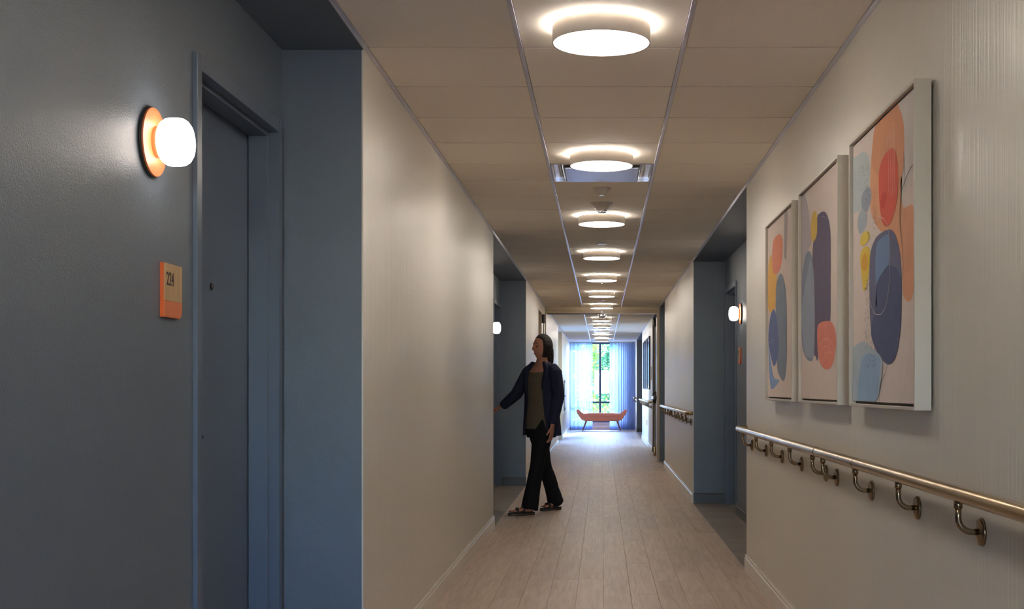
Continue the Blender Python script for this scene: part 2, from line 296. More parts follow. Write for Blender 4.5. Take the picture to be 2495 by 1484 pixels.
ART_C= [('b',(222,168,80),[(0.922,0.491),(0.915,0.638),(0.868,0.727),(0.779,0.751),(0.727,0.671),(0.592,0.633),(0.576,0.56),(0.625,0.472),(0.727,0.46),(0.814,0.453),(0.904,0.485)]),('b',(226,132,104),[(0.744,0.738),(0.71,0.805),(0.609,0.825),(0.463,0.819),(0.376,0.784),(0.37,0.73),(0.416,0.664),(0.511,0.637),(0.642,0.639),(0.727,0.671)]),('b',(160,152,154),[(0.3,0.924),(0.214,0.92),(0.22,0.791),(0.249,0.686),(0.279,0.676),(0.315,0.715)]),('b',(112,124,146),[(0.592,0.571),(0.511,0.614),(0.432,0.623),(0.354,0.6),(0.279,0.544),(0.235,0.447),(0.226,0.317),(0.235,0.187),(0.294,0.11),(0.37,0.099),(0.479,0.125),(0.559,0.171),(0.543,0.33),(0.609,0.448)]),('b',(120,152,204),[(0.904,0.48),(0.868,0.296),(0.762,0.175),(0.659,0.113),(0.479,0.1),(0.727,0.057),(0.814,0.085),(0.868,0.201)]),('b',(80,98,150),[(0.886,0.321),(0.832,0.414),(0.762,0.453),(0.659,0.46),(0.559,0.399),(0.501,0.283),(0.543,0.216),(0.659,0.173),(0.762,0.208),(0.85,0.272)]),(0.0015,(60,60,66),[(0.327,0.923),(0.333,0.805),(0.351,0.675),(0.333,0.585),(0.309,0.535)]),(0.0006,(230,220,215),[(0.693,0.532),(0.625,0.514),(0.511,0.51)]),(0.0006,(230,220,215),[(0.904,0.317),(0.832,0.324),(0.727,0.305),(0.659,0.307)]),(0.0006,(230,220,215),[(0.904,0.298),(0.797,0.303),(0.693,0.285)])]
FLECKS= [(0.766,0.811),(0.74,0.802),(0.794,0.787),(0.658,0.725),(0.681,0.785),(0.718,0.786),(0.777,0.813),(0.77,0.731),(0.671,0.727),(0.676,0.787),(0.754,0.758),(0.687,0.725),(0.663,0.795),(0.707,0.746),(0.723,0.796),(0.728,0.806),(0.655,0.718),(0.716,0.783),(0.659,0.747),(0.663,0.721),(0.722,0.773),(0.708,0.769),(0.779,0.794),(0.674,0.801),(0.798,0.765),(0.759,0.768),(0.728,0.781),(0.645,0.781),(0.738,0.796),(0.702,0.783),(0.747,0.745),(0.753,0.764),(0.66,0.793),(0.795,0.804),(0.681,0.747),(0.766,0.789),(0.776,0.778),(0.798,0.758),(0.661,0.711),(0.686,0.714),(0.802,0.799),(0.65,0.726),(0.738,0.724),(0.704,0.731),(0.757,0.801),(0.733,0.802),(0.627,0.553),(0.635,0.705),(0.681,0.686),(0.565,0.639),(0.642,0.692),(0.535,0.625),(0.655,0.7),(0.679,0.686),(0.581,0.675),(0.682,0.635),(0.648,0.55),(0.668,0.627),(0.567,0.632),(0.534,0.617),(0.649,0.643),(0.682,0.646),(0.648,0.567),(0.558,0.617),(0.683,0.673),(0.649,0.676),(0.651,0.57),(0.665,0.703),(0.543,0.604),(0.534,0.628),(0.547,0.591),(0.564,0.579),(0.61,0.688),(0.654,0.57),(0.548,0.549),(0.634,0.602),(0.563,0.595),(0.56,0.612),(0.585,0.591),(0.645,0.561),(0.539,0.68),(0.537,0.542),(0.583,0.691),(0.548,0.673),(0.537,0.588),(0.678,0.686),(0.588,0.61),(0.571,0.551),(0.653,0.709),(0.544,0.69),(0.551,0.675),(0.561,0.573),(0.551,0.608),(0.551,0.662),(0.582,0.646),(0.549,0.573),(0.613,0.62),(0.684,0.709),(0.662,0.319),(0.642,0.294),(0.697,0.347),(0.649,0.311),(0.706,0.25),(0.645,0.4),(0.666,0.341),(0.648,0.354),(0.689,0.321),(0.634,0.397),(0.698,0.294),(0.64,0.313),(0.674,0.244),(0.648,0.404),(0.641,0.377),(0.684,0.249),(0.675,0.257),(0.694,0.242),(0.694,0.391),(0.67,0.35),(0.666,0.235),(0.653,0.417),(0.683,0.309),(0.67,0.273),(0.67,0.404),(0.688,0.247),(0.68,0.263),(0.633,0.289),(0.656,0.294),(0.683,0.234),(0.672,0.233),(0.684,0.243),(0.648,0.293),(0.674,0.391),(0.649,0.344),(0.657,0.391),(0.701,0.393),(0.646,0.381),(0.639,0.341),(0.663,0.347),(0.66,0.4),(0.677,0.229),(0.693,0.287),(0.682,0.359),(0.705,0.418),(0.636,0.248),(0.647,0.254),(0.635,0.384),(0.663,0.318),(0.664,0.228),(0.65,0.221),(0.698,0.288),(0.656,0.267),(0.66,0.249),(0.684,0.231),(0.676,0.298),(0.639,0.274),(0.684,0.373),(0.682,0.292),(0.632,0.234),(0.677,0.338),(0.645,0.36),(0.676,0.417),(0.693,0.311),(0.655,0.293),(0.679,0.226),(0.66,0.387),(0.702,0.222),(0.633,0.23),(0.661,0.355),(0.679,0.193),(0.657,0.133),(0.549,0.144),(0.669,0.194),(0.644,0.131),(0.667,0.146),(0.583,0.165),(0.539,0.188),(0.608,0.199),(0.678,0.213),(0.641,0.204),(0.684,0.128),(0.646,0.136),(0.579,0.149),(0.587,0.13),(0.551,0.149),(0.602,0.153),(0.576,0.164),(0.611,0.2),(0.557,0.17),(0.682,0.201),(0.552,0.189),(0.629,0.154),(0.554,0.183),(0.63,0.177),(0.689,0.138),(0.691,0.131),(0.668,0.201),(0.556,0.14),(0.655,0.166),(0.615,0.151),(0.663,0.142),(0.533,0.15),(0.545,0.131),(0.631,0.14),(0.558,0.161),(0.676,0.161),(0.546,0.185),(0.588,0.135),(0.595,0.209),(0.59,0.19),(0.555,0.154),(0.643,0.136),(0.591,0.183),(0.558,0.135),(0.549,0.135),(0.586,0.152),(0.595,0.167),(0.534,0.18),(0.68,0.153),(0.612,0.166),(0.596,0.191),(0.66,0.209),(0.567,0.133),(0.58,0.202),(0.536,0.14),(0.61,0.213),(0.557,0.158),(0.592,0.211),(0.574,0.209)]
# ---------------------------------------------------------------- walls
def beige_wall(side, y0, y1, z0=0.0, z1=2.45, n=None):
    nm = 'wall_left' if side < 0 else 'wall_right'; X = XL if side < 0 else XR
    core = St(nm, M['blue'], X+side*0.006, side*OUT, y0, y1, z0, z1)
    B('wall_skin', M['beige'], X, X+side*0.006, y0, y1, z0, z1, parent=core)
    return core
for a, b in ((Y0, 0.22), (4.711, 10.36), (14.85, 17.75), (YH+0.15, 25.7)): beige_wall(-1, a, b)
fw = beige_wall(-1, 28.2, Y1)
B('wall_return', M['door_tan'], XL, XL-0.32, 28.188, 28.2, 0, 2.45, parent=fw)
for a, b in ((-1.0, 7.945), (12.59, 18.3), (22.75, 28.6), (33.1, Y1)): beige_wall(1, a, b)
beige_wall(1, Y0, -1.0)
# wall above and behind the pocket of the left door leaf
St('wall_left', M['beige'], XL, -0.96, 17.75, YH, 2.27, 2.45)
St('wall_left', M['beige'], -0.96, -OUT, 17.75, YH+0.15, 0, 2.45)
# alcove back walls; those with a door leave its opening free
def back_wall(side, y0, y1, m, door=None):
    nm = 'wall_left' if side < 0 else 'wall_right'; X = RL if side < 0 else RR
    if door is None: St(nm, m, X, side*OUT, y0, y1, 0, 2.45); return
    d0, d1, dh = door
    St(nm, m, X, side*OUT, y0, d0, 0, 2.45)
    if d1 < y1: St(nm, m, X, side*OUT, d1, y1, 0, 2.45)
    St(nm, m, X, side*OUT, d0, d1, dh, 2.45)
    St(nm, m, side*(abs(X)+0.30), side*OUT, d0, d1, 0, dh)
back_wall(-1, 0.22, 4.711, M['blue'], (3.72, 4.62, 2.095))
back_wall(-1, 10.36, 14.85, M['blue'], (13.86, 14.76, 2.095))
# side bay and unseen window added off the left wall to let in daylight
SB = -2.3
for a, b in ((25.7, 25.95), (27.95, 28.2)): St('wall_left', M['beige'], SB, SB-.15, a, b, 0, 2.45)
St('wall_left', M['beige'], SB, SB-.15, 25.95, 27.95, 0, .3); St('wall_left', M['beige'], SB, SB-.15, 25.95, 27.95, 2.3, 2.45)
St('wall_left', M['beige'], -OUT, SB-.15, 25.55, 25.7, 0, 2.45); St('wall_left', M['beige'], -OUT, SB-.15, 28.2, 28.35, 0, 2.45)
St('floor', M['plank_dark'], -OUT, SB-.15, 25.55, 28.35, -.2, -.001); St('ceiling', M['tile'], -OUT, SB-.15, 25.55, 28.35, 2.43, 2.60)
wb3 = empty('added_window_3', (SB-.08, 26.95, 0)); wb3['kind'] = 'structure'
for a in ((-1, -.955, .3, 2.3), (.955, 1, .3, 2.3), (-.025, .025, .345, 2.255), (-.955, .955, .3, .345), (-.955, .955, 2.255, 2.3)):
    bm = nb(); box(bm, -.03, .03, a[0], a[1], a[2], a[3]); done(bm, 'window_frame', M['mullion'], wb3)
for a, b in ((-.955, -.025), (.025, .955)):
    bm = nb(); box(bm, -.004, .004, a, b, .345, 2.255); done(bm, 'pane', M['glass'], wb3)
back_wall(1, 7.945, 12.59, M['blue'], (11.54, 12.46, 2.095))
back_wall(1, 18.3, 22.75, M['blue'])
back_wall(1, 28.6, 33.1, M['blue'])
# unseen window added behind the viewpoint as a source of bluish daylight
BX, BZ0, BZ1 = .46, .80, 2.25
St('wall_back', M['beige'], -OUT, -BX, Y0-0.15, Y0, 0, 2.45)
St('wall_back', M['beige'], BX, OUT, Y0-0.15, Y0, 0, 2.45)
St('wall_back', M['beige'], -BX, BX, Y0-0.15, Y0, 0, BZ0)
St('wall_back', M['beige'], -BX, BX, Y0-0.15, Y0, BZ1, 2.45)
wb2 = empty('added_window_2', (0, Y0-.08, 0)); wb2['kind'] = 'structure'
for a in ((-BX, -BX+.045, BZ0, BZ1), (BX-.045, BX, BZ0, BZ1), (-.025, .025, BZ0+.045, BZ1-.045), (-BX+.045, BX-.045, BZ0, BZ0+.045), (-BX+.045, BX-.045, BZ1-.045, BZ1)):
    bm = nb(); box(bm, a[0], a[1], -.03, .03, a[2], a[3]); done(bm, 'window_frame', M['mullion'], wb2)
for a, b in ((-BX+.045, -.025), (.025, BX-.045)):
    bm = nb(); box(bm, a, b, -.004, .004, BZ0+.045, BZ1-.045); done(bm, 'pane', M['glass'], wb2)

# ---------------------------------------------------------------- window wall
WX0, WX1, WZ0, WZ1 = -0.85, 0.52, 0.20, 2.425
St('wall_end', M['beige'], -OUT, WX0, Y1, Y1+0.2, 0, 2.45)
St('wall_end', M['beige'], WX1, OUT, Y1, Y1+0.2, 0, 2.45)
St('wall_end', M['beige'], WX0, WX1, Y1, Y1+0.2, 0, WZ0)
St('wall_end', M['beige'], WX0, WX1, Y1, Y1+0.2, WZ1, 2.45)
win = empty('window_1', (0, Y1+0.1, 0)); win['kind'] = 'structure'
def wbox(name, m, x0, x1, y0, y1, z0, z1):
    bm = nb(); box(bm, x0, x1, y0, y1, z0, z1, 0.003 if m is M['mullion'] else 0); return done(bm, name, m, win)
wbox('window_frame', M['mullion'], WX0, WX0+.045, -.04, .04, WZ0, WZ1)
wbox('window_frame', M['mullion'], WX1-.045, WX1, -.04, .04, WZ0, WZ1)
wbox('window_frame', M['mullion'], WX0+.045, WX1-.045, -.04, .04, WZ0, WZ0+.045)
wbox('window_frame', M['mullion'], WX0+.045, WX1-.045, -.04, .04, WZ1-.045, WZ1)
wbox('mullion', M['mullion'], -.078, -.022, -.045, .045, WZ0+.045, WZ1-.045)
for a, b in ((WX0+.045, -.078), (-.022, WX1-.045)):
    wbox('transom', M['mullion'], a, b, -.035, .035, .735, .785)
    wbox('pane', M['glass'], a, b, -.004, .004, .785, WZ1-.045)
    wbox('pane', M['glass'], a, b, -.004, .004, WZ0+.045, .735)
wbox('window_sill', M['beige_trim'], WX0-.03, WX1+.03, -.13, -.06, WZ0-.03, WZ0)

# ---------------------------------------------------------------- floor: base slab and planks
fl = St('floor', M['sub'], -OUT, OUT, Y0, Y1+0.2, -0.20, -0.006)
PW = (XR-XL)/12; PL = 1.22; G = 0.0005
def plank_mesh(w, l, t=0.006):
    bm = nb(); box(bm, -w/2+G, w/2-G, -l/2+G, l/2-G, -t, 0)
    top = [e for e in bm.edges if all(abs(v.co.z) < 1e-6 for v in e.verts)]
    bmesh.ops.bevel(bm, geom=top, offset=0.0007, segments=1, affect='EDGES')
    me = bpy.data.meshes.new('plank'); bmesh.ops.recalc_face_normals(bm, faces=bm.faces); bm.to_mesh(me); bm.free()
    return me
pm = plank_mesh(PW, PL); pm.materials.append(M['plank'])
near, far = nb(), nb()
for c in range(12):
    x = XL+PW*(c+.5)
    y = 5.0+rnd.choice([0.0, .2, .4, .6, .8, 1.0, 1.15])+0.03*c % 0.2
    box(near, x-PW/2+G, x+PW/2-G, Y0, y-G, -0.006, 0)
    while y < 27.6:
        o = link('plank', pm, None, fl, (x, y+PL/2, 0)); y += PL
    while y < Y1:
        y2 = min(Y1, y+PL); box(far, x-PW/2+G, x+PW/2-G, y+G, y2-G, -0.006, 0); y = y2
o = done(near, 'plank_run', M['plank'], fl); o['kind'] = 'stuff'
o = done(far, 'plank_run', M['plank'], fl); o['kind'] = 'stuff'
def alcove_floor(side, y0, y1, single=True):
    X = (XL if side < 0 else XR); R = (RL if side < 0 else RR); w = abs(R-X)+0.02; n = round((y1-y0)/0.152); h = (y1-y0)/n
    if single:
        me = plank_mesh(w, h); me.materials.append(M['plank_dark'])
        for k in range(n): link('plank', me, None, fl, ((X+R)/2+side*0.01, y0+h*(k+.5), 0))
    else:
        bm = nb()
        for k in range(n): box(bm, min(X, R+side*.02), max(X, R+side*.02), y0+h*k+G, y0+h*(k+1)-G, -0.006, 0)
        o = done(bm, 'plank_run', M['plank_dark'], fl); o['kind'] = 'stuff'
alcove_floor(-1, 10.36, 14.85); alcove_floor(1, 7.945, 12.59)
alcove_floor(-1, 0.22, 4.711, False); alcove_floor(1, 18.3, 22.75, False); alcove_floor(1, 28.6, 33.1, False); B('alcove_floor', M['plank_dark'], XL, -OUT, 25.7, 28.2, -.006, -.001, parent=fl)

# ---------------------------------------------------------------- ceiling: slab, tiles, grid
ce = St('ceiling', M['plenum'], -OUT, OUT, Y0-.15, Y1+0.2, 2.45, 2.60)
TT = 0.610; XT = 0.305; TW = 0.008
def tile_mesh(w):
    bm = nb(); g = 0.0060
    box(bm, -w/2+.0015, w/2-.0015, -TT/2+g, TT/2-g, 0, 0.014)
    low = [e for e in bm.edges if all(abs(v.co.z) < 1e-6 for v in e.verts)]
    bmesh.ops.bevel(bm, geom=low, offset=0.0004, segments=1, affect='EDGES')
    bmesh.ops.recalc_face_normals(bm, faces=bm.faces)
    me = bpy.data.meshes.new('ceiling_tile'); bm.to_mesh(me); bm.free(); me.materials.append(M['tile']); return me
wl = (-XT-TW)-(XL+0.018); wr = (XR-0.018)-(XT+TW)
tms = [(tile_mesh(wl), (XL+0.018-XT-TW)/2), (tile_mesh(2*(XT-TW)), 0.0), (tile_mesh(wr), (XR-0.018+XT+TW)/2)]
k0 = -15; ys = []
for k in range(k0, 25): ys.append(4.715+TT*k+TT/2)
y = YH+0.15+TT/2
while y < Y1+0.2: ys.append(y); y += TT
TROFFER_Y = 4.715+TT*4+TT/2
for yy in ys:
    for i, (me, xx) in enumerate(tms):
        if i == 1 and abs(yy-TROFFER_Y) < .05: continue
        link('ceiling_tile', me, None, ce, (xx, yy, ZC))
for s in (-1, 1):
    for a, b in ((Y0, YH), (YH+0.15, Y1)):
        k = 0; y = a
        while y < b:
            y2 = min(b, (4.715+TT*2*math.floor((y-4.715)/(TT*2)+1.0001)) if b == YH else y+TT*2)
            bm = nb(); box(bm, s*XT-TW+.0005, s*XT+TW-.0005, y+.0012, y2-.0012, ZC-.004, ZC+.006, 0.0008)
            done(bm, 'grid_tee', M['tee'], ce); y = y2
    X = XL if s < 0 else XR
    for a, b in ((Y0, YH), (YH+0.15, Y1)):
        bm = nb(); box(bm, min(X, X-s*.018), max(X, X-s*.018), a, b, ZC-.003, ZC+.003)
        box(bm, min(X+s*.0, X-s*.002), max(X, X-s*.002), a, b, ZC-.004, ZC+.02)
        done(bm, 'wall_angle', M['tee'], ce)
for (s, a, b) in ((-1, .22, 4.711), (-1, 10.36, 14.85), (1, 7.945, 12.59), (1, 18.3, 22.75), (1, 28.6, 33.1)):
    X = XL if s < 0 else XR; R = RL if s < 0 else RR
    B('alcove_soffit', M['blue'], X, R, a, b, 2.421, 2.45, parent=ce)
B('alcove_soffit', M['beige'], XL, -OUT, 25.7, 28.2, 2.421, 2.45, parent=ce)

# ---------------------------------------------------------------- baseboards
def baseboard(name, m, p0, p1, nrm, h=0.102):
    """runs p0->p1 on the floor, nrm points into the room"""
    d = Vector((p1[0]-p0[0], p1[1]-p0[1], 0)); nv = Vector((nrm[0], nrm[1], 0))
    prof = [(0, 0), (0.013, 0), (0.013, h-0.020), (0.0085, h-0.016), (0.0085, h-0.010), (0.011, h-0.005), (0.008, h), (0, h)]
    bm = nb()
    f0 = lambda a, b: Vector((p0[0], p0[1], 0))+nv*a+Vector((0, 0, b))
    f1 = lambda a, b: Vector((p1[0], p1[1], 0))+nv*a+Vector((0, 0, b))
    prism(bm, prof, f0, f1); o = done(bm, name, m); o['kind'] = 'structure'; return o
BT = M['beige_trim']; BB = M['blue_base']
for a, b in ((Y0, .22), (4.711, 10.36), (14.85, 17.75), (YH+.15, 25.7), (28.2, Y1)): baseboard('baseboard_left', BT, (XL, a), (XL, b), (1, 0))
for a, b in ((-1.0, 7.945), (12.59, 18.3), (22.75, 28.6), (33.1, Y1)): baseboard('baseboard_right', BT, (XR, a), (XR, b), (-1, 0))
for y in (4.711, 14.85): baseboard('baseboard_left', BB, (RL, y), (XL-.002, y), (0, -1))
baseboard('baseboard_left', M['door_tan'], (RL, 28.188), (XL-.002, 28.188), (0, -1))
for y in (12.59, 22.75, 33.1): baseboard('baseboard_right', BB, (XR+.002, y), (RR, y), (0, -1))
baseboard('baseboard_left', BB, (RL, .22), (RL, 3.675), (1, 0)); baseboard('baseboard_left', BB, (RL, 10.36), (RL, 13.815), (1, 0))
baseboard('baseboard_right', BB, (RR, 7.945), (RR, 11.49), (-1, 0)); baseboard('baseboard_right', BB, (RR, 18.3), (RR, YH), (-1, 0)); baseboard('baseboard_right', BB, (RR, YH+.15), (RR, 22.75), (-1, 0)); baseboard('baseboard_right', BB, (RR, 28.6), (RR, 33.1), (-1, 0))
baseboard('baseboard_end', BT, (XL, Y1), (XR, Y1), (0, -1))

# ---------------------------------------------------------------- room doors in their steel frames
def room_door(n, side, d0, d1, dh, gap_far):
    """opening d0..d1 in the alcove back wall; double-rabbet hollow metal frame"""
    X = RL if side < 0 else RR; s = side
    dr = empty('door_%d' % n, (X, (d0+d1)/2, 0)); dr['kind'] = 'structure'; yc = (d0+d1)/2
    def bx(name, m, x0, x1, y0, y1, z0, z1, par=dr, bev=0.0):
        bm = nb(); box(bm, min(x0, x1)-X, max(x0, x1)-X, y0-yc, y1-yc, z0, z1, bev); return done(bm, name, m, par)
    F = 0.045; P = X-s*0.013
    for nm, a, b in (('jamb', d0-F, d0), ('jamb', d1, d1+F)):
        bx(nm, M['blue_trim'], P, X+s*0.10+s*0.02, a, b, 0, dh+F, bev=0.0015)
    bx('head', M['blue_trim'], P, X+s*0.10+s*0.02, d0, d1, dh, dh+F, bev=0.0015)
    # stops
    for a, b in ((d0, d0+.016), (d1-.016, d1)): bx('stop', M['blue_trim'], X+s*.026, X+s*.097, a, b, 0, dh, bev=0.0015)
    bx('stop', M['blue_trim'], X+s*.026, X+s*.097, d0+.016, d1-.016, dh-.016, dh, bev=0.0015)
    bx('threshold', M['plank_dark'], X+s*.021, X+s*.16, d0, d1, -.006, .0)
    leaf = bx('door_leaf', M['blue_trim'], X+s*.099, X+s*.143, d0+.003, d1-.003, .008, dh-.003, bev=0.001)
    # peephole, on the leaf
    bm = nb(); lathe(bm, [(0, 0), (.012, 0), (.0125, .003), (.009, .005), (.007, .004), (0, .004)], (-s, 0, 0), (X+s*.099-X, 0, 1.49), 24)
    done(bm, 'peephole', M['black'], leaf, sharp=.5)
    bm = nb(); lathe(bm, [(0, .004), (.004, .0042), (.003, .0058), (0, .0062)], (-s, 0, 0), (X+s*.099-X, 0, 1.49), 16); done(bm, 'lens', M['chrome'], leaf, smooth=True)
    # lever handle (latch side is the one next to the room sign)
    hy = d0+.07-yc
    bm = nb(); lathe(bm, [(0, 0), (.027, 0), (.027, .008), (.02, .010), (.010, .012), (.010, .045), (0, .045)], (-s, 0, 0), (s*.099, hy, 1.0), 24)
    tube(bm, [(s*.099-s*.045, hy, 1.0), (s*.099-s*.05, hy+.03, 1.0), (s*.099-s*.05, hy+.115, 1.0)], [.009, .009, .008], 12)
    done(bm, 'lever_handle', M['brass_dark'], leaf, sharp=.6)
    return dr
room_door(1, -1, 3.725, 4.616, 2.093, 0)
room_door(2, -1, 13.86, 14.755, 2.093, 0)
room_door(3, 1, 11.54, 12.455, 2.093, 0)

# ---------------------------------------------------------------- cross-corridor double-egress doors
dd = empty('door_4', (0, YH, 0)); dd['kind'] = 'structure'
def db(name, m, x0, x1, y0, y1, z0, z1, par=None, bev=0.002):
    bm = nb(); box(bm, min(x0, x1), max(x0, x1), y0-YH, y1-YH, z0, z1, bev); return done(bm, name, m, par or dd)
db('head', M['door_tan'], -.95, XR, YH, YH+.15, 2.375, 2.45)
db('head', M['door_tan'], -.95, XR, YH+.012, YH+.138, 2.330, 2.375)
db('jamb', M['door_tan'], .868, .905, YH, YH+.15, 0, 2.375)
db('jamb_filler', M['blue'], .905, 1.5, YH+.004, YH+.146, 0, 2.45)
db('jamb', M['door_tan'], -.95, -.878, YH, YH+.15, 0, 2.375)
db('door_stop', M['black'], -.87, .0, YH+.06, YH+.085, 2.318, 2.330)
db('door_stop', M['tee'], 0, .866, YH+.06, YH+.085, 2.322, 2.330)
def leaf_door(x_face, x_back, ya, yb, zt, room):
    lf = db('door_leaf', M['door_tan'], x_face, x_back, ya, yb, .008, zt)
    return lf
def sub(lf, name, bm, m, sharp=.6): return done(bm, name, m, lf, sharp=sharp)
def exit_device(lf, xf, room, y_edge, y_hinge, zr, zt):
    """vertical-rod exit device; room = +1/-1 direction from the leaf face into the corridor"""
    r = room; d = 1 if y_hinge > y_edge else -1
    ye = y_edge+d*.09-YH
    bm = nb(); box(bm, min(xf, xf+r*.045), max(xf, xf+r*.045), ye-.035, ye+.035, zt-.135, zt-.005, .008); sub(lf, 'top_latch', bm, M['black'])
    bm = nb(); tube(bm, [(xf+r*.025, ye, zt-.13), (xf+r*.025, ye, zr+.02)], .008, 12); sub(lf, 'vertical_rod', bm, M['brass_dark'])
    bm = nb(); tube(bm, [(xf+r*.025, ye, zr-.02), (xf+r*.025, ye, .17)], .010, 12); box(bm, min(xf, xf+r*.04), max(xf, xf+r*.04), ye-.028, ye+.028, .02, .17, .006); sub(lf, 'lower_rod', bm, M['brass'])
    bm = nb(); lathe(bm, [(0, 0), (.105, 0), (.105, .02), (.09, .05), (.05, .062), (0, .064)], (r, 0, 0), (xf, ye, zr), 32); sub(lf, 'latch_case', bm, M['black'])
    ya, yb = sorted((ye, y_hinge-d*.1-YH))
    bm = nb(); box(bm, min(xf+r*.02, xf+r*.075), max(xf+r*.02, xf+r*.075), ya, yb, zr-.028, zr+.028, .006); sub(lf, 'push_bar', bm, M['black'])
    bm = nb(); box(bm, min(xf+r*.075, xf+r*.081), max(xf+r*.075, xf+r*.081), ya+.05, yb-.05, zr-.022, zr+.022, .002); sub(lf, 'bar_face', bm, M['chrome'])
lfl = leaf_door(-.893, -.937, 18.62, 19.72, 2.255, 1); exit_device(lfl, -.893, 1, 18.62, 19.72, 1.02, 2.255)
lfr = leaf_door(.902, .946, YH+.16, 21.10, 2.315, -1); exit_device(lfr, .902, -1, 21.10, YH+.16, 1.00, 2.315)
bm = nb(); box(bm, -.045, .02, .02, .06, 2.285, 2.318, .004); box(bm, .03, .07, .04, .09, 2.295, 2.322, .004); box(bm, -.07, -.05, .03, .06, 2.29, 2.318, .003)
lathe(bm, [(.06, 0), (.055, .012), (.035, .024), (0, .027)], (0, 0, -1), (-.0, .04, 2.283), 24)
done(bm, 'latch_strike', M['chrome'], dd, sharp=.5)
# ---------------------------------------------------------------- drum ceiling lights
def drum_light(y):
    t = empty('ceiling_light', (-.002, y, ZC))
    H0, H1, R = -.068, -.009, .1725
    bm = nb(); n = 64
    lathe(bm, [(R-.004, H1), (R, H1), (R, H0), (R-.0045, H0), (R-.0045, H0+.004), (R-.006, H1-.002)], (0, 0, 1), (0, 0, 0), n, cap=False)
    done(bm, 'drum_housing', M['drum'], t, sharp=.6)
    bm = nb(); lathe(bm, [(0, H0+.002), (R-.0045, H0+.002), (R-.0045, H0+.006), (0, H0+.006)], (0, 0, 1), (0, 0, 0), n); done(bm, 'diffuser', M['diff'], t, sharp=.6)
    bm = nb(); lathe(bm, [(0, 0), (R-.006, 0), (R-.006, H1-.003), (0, H1-.003)], (0, 0, 1), (0, 0, 0), n); done(bm, 'halo_band', M['halo'], t, sharp=.6)
    return t
lab = ['white drum ceiling light over the corridor stretch by the camera',
       'largest white drum ceiling light, glowing above the doorway of room 224',
       'white drum ceiling light overlapping the chrome-ended troffer',
       'white drum ceiling light right behind the chrome-grilled smoke detector',
       'second white drum ceiling light past the smoke detector',
       'third white drum ceiling light past the smoke detector',
       'fourth white drum ceiling light past the smoke detector',
       'last white drum ceiling light before the tan cross-corridor door head',
       'first white drum ceiling light beyond the cross-corridor door head',
       'second white drum ceiling light beyond the cross-corridor door head',
       'third white drum ceiling light beyond the cross-corridor door head',
       'fourth white drum ceiling light beyond the cross-corridor door head',
       'white drum ceiling light closest to the curtained window']
ylights = [1.97]+[4.41+2.44*k for k in range(7)]+[22.6+2.44*k for k in range(5)]
L0 = drum_light(ylights[0])
for i, yy in enumerate(ylights):
    o = L0 if i == 0 else copy_tree(L0)
    o.location = (-.002, yy, ZC); tag(o, lab[i], 'ceiling light', 'round drum lights along the corridor ceiling')
for i, yy in enumerate((-.47, -2.91)):
    o = copy_tree(L0); o.location = (-.002, yy, ZC); tag(o, ['white drum ceiling light behind the viewpoint', 'white drum ceiling light near the wall behind the viewpoint'][i], 'ceiling light', 'round drum lights along the corridor ceiling')

# ---------------------------------------------------------------- recessed troffer
tr = empty('recessed_troffer', (0, TROFFER_Y, ZC)); tag(tr, 'recessed ceiling troffer with curved chrome ends and flat pale centre panel', 'ceiling fixture')
hw = XT-TW-.002
bm = nb(); box(bm, -hw, hw, -.302, -.290, -.002, .018); box(bm, -hw, hw, .290, .302, -.002, .018); box(bm, -hw, -hw+.006, -.29, .29, -.002, .018); box(bm, hw-.006, hw, -.29, .29, -.002, .018); done(bm, 'trim_frame', M['mirror'], tr)
bm = nb(); box(bm, -hw, hw, -.302, .302, .016, .0195); done(bm, 'housing', M['white'], tr)
for s in (-1, 1):
    bm = nb(); pts = []
    for k in range(13):
        a = PI*k/12; pts.append((s*(.255+.036*math.cos(a)), .002+.014*math.sin(a) if k not in (0, 12) else .0))
    prof = pts+[(s*(.255-.036), .0155), (s*(.255+.036), .0155)]
    prof = [(s*(.255+.036*math.cos(PI*k/12)), -.001+.013*math.sin(PI*k/12)) for k in range(13)]
    A1 = [bm.verts.new((a, -.285, b)) for a, b in prof]; A2 = [bm.verts.new((a, .285, b)) for a, b in prof]
    for k in range(12): bm.faces.new((A1[k], A1[k+1], A2[k+1], A2[k]))
    done(bm, 'curved_reflector', M['mirror'], tr, smooth=True)
bm = nb(); box(bm, -.214, .214, -.175, .275, -.008, .004, .002); done(bm, 'centre_panel', M['panel_gloss'], tr)

# ---------------------------------------------------------------- things on the ceiling
def on_ceiling(name, x, y, parts, label, cat, group=None):
    t = empty(name, (x, y, ZC))
    for pn, prof, m in parts:
        bm = nb(); lathe(bm, prof, (0, 0, -1), (0, 0, 0), 40); done(bm, pn, m, t, sharp=.5)
    return tag(t, label, cat, group)
on_ceiling('cone_detector', 0, 8.02, [('housing', [(0, 0), (.056, 0), (.055, .006), (.028, .040), (.020, .042), (0, .042)], M['white']), ('tip', [(0, .042), (.019, .042), (.017, .046), (0, .047)], M['chrome'])], 'small white cone detector on the ceiling between troffer and grilled detector', 'detector')
sdt = on_ceiling('smoke_detector', 0, 8.66, [('base', [(0, 0), (.078, 0), (.076, .006), (.055, .020), (.053, .024), (.034, .052), (0, .052)], M['white']), ('cap', [(0, .052), (.036, .052), (.034, .056), (0, .058)], M['chrome'])], 'white two-tier smoke detector with chrome grille before the third drum light', 'smoke detector')
for k in range(14):
    a = 2*PI*k/14; bm = nb(); box(bm, -.0012, .0012, -.003, .003, -.066, -.055)
    bm.transform(Matrix.Translation((.029*math.cos(a), .029*math.sin(a), 0)) @ Matrix.Rotation(a, 4, 'Z')); done(bm, 'grille_bar', M['chrome'], sdt)
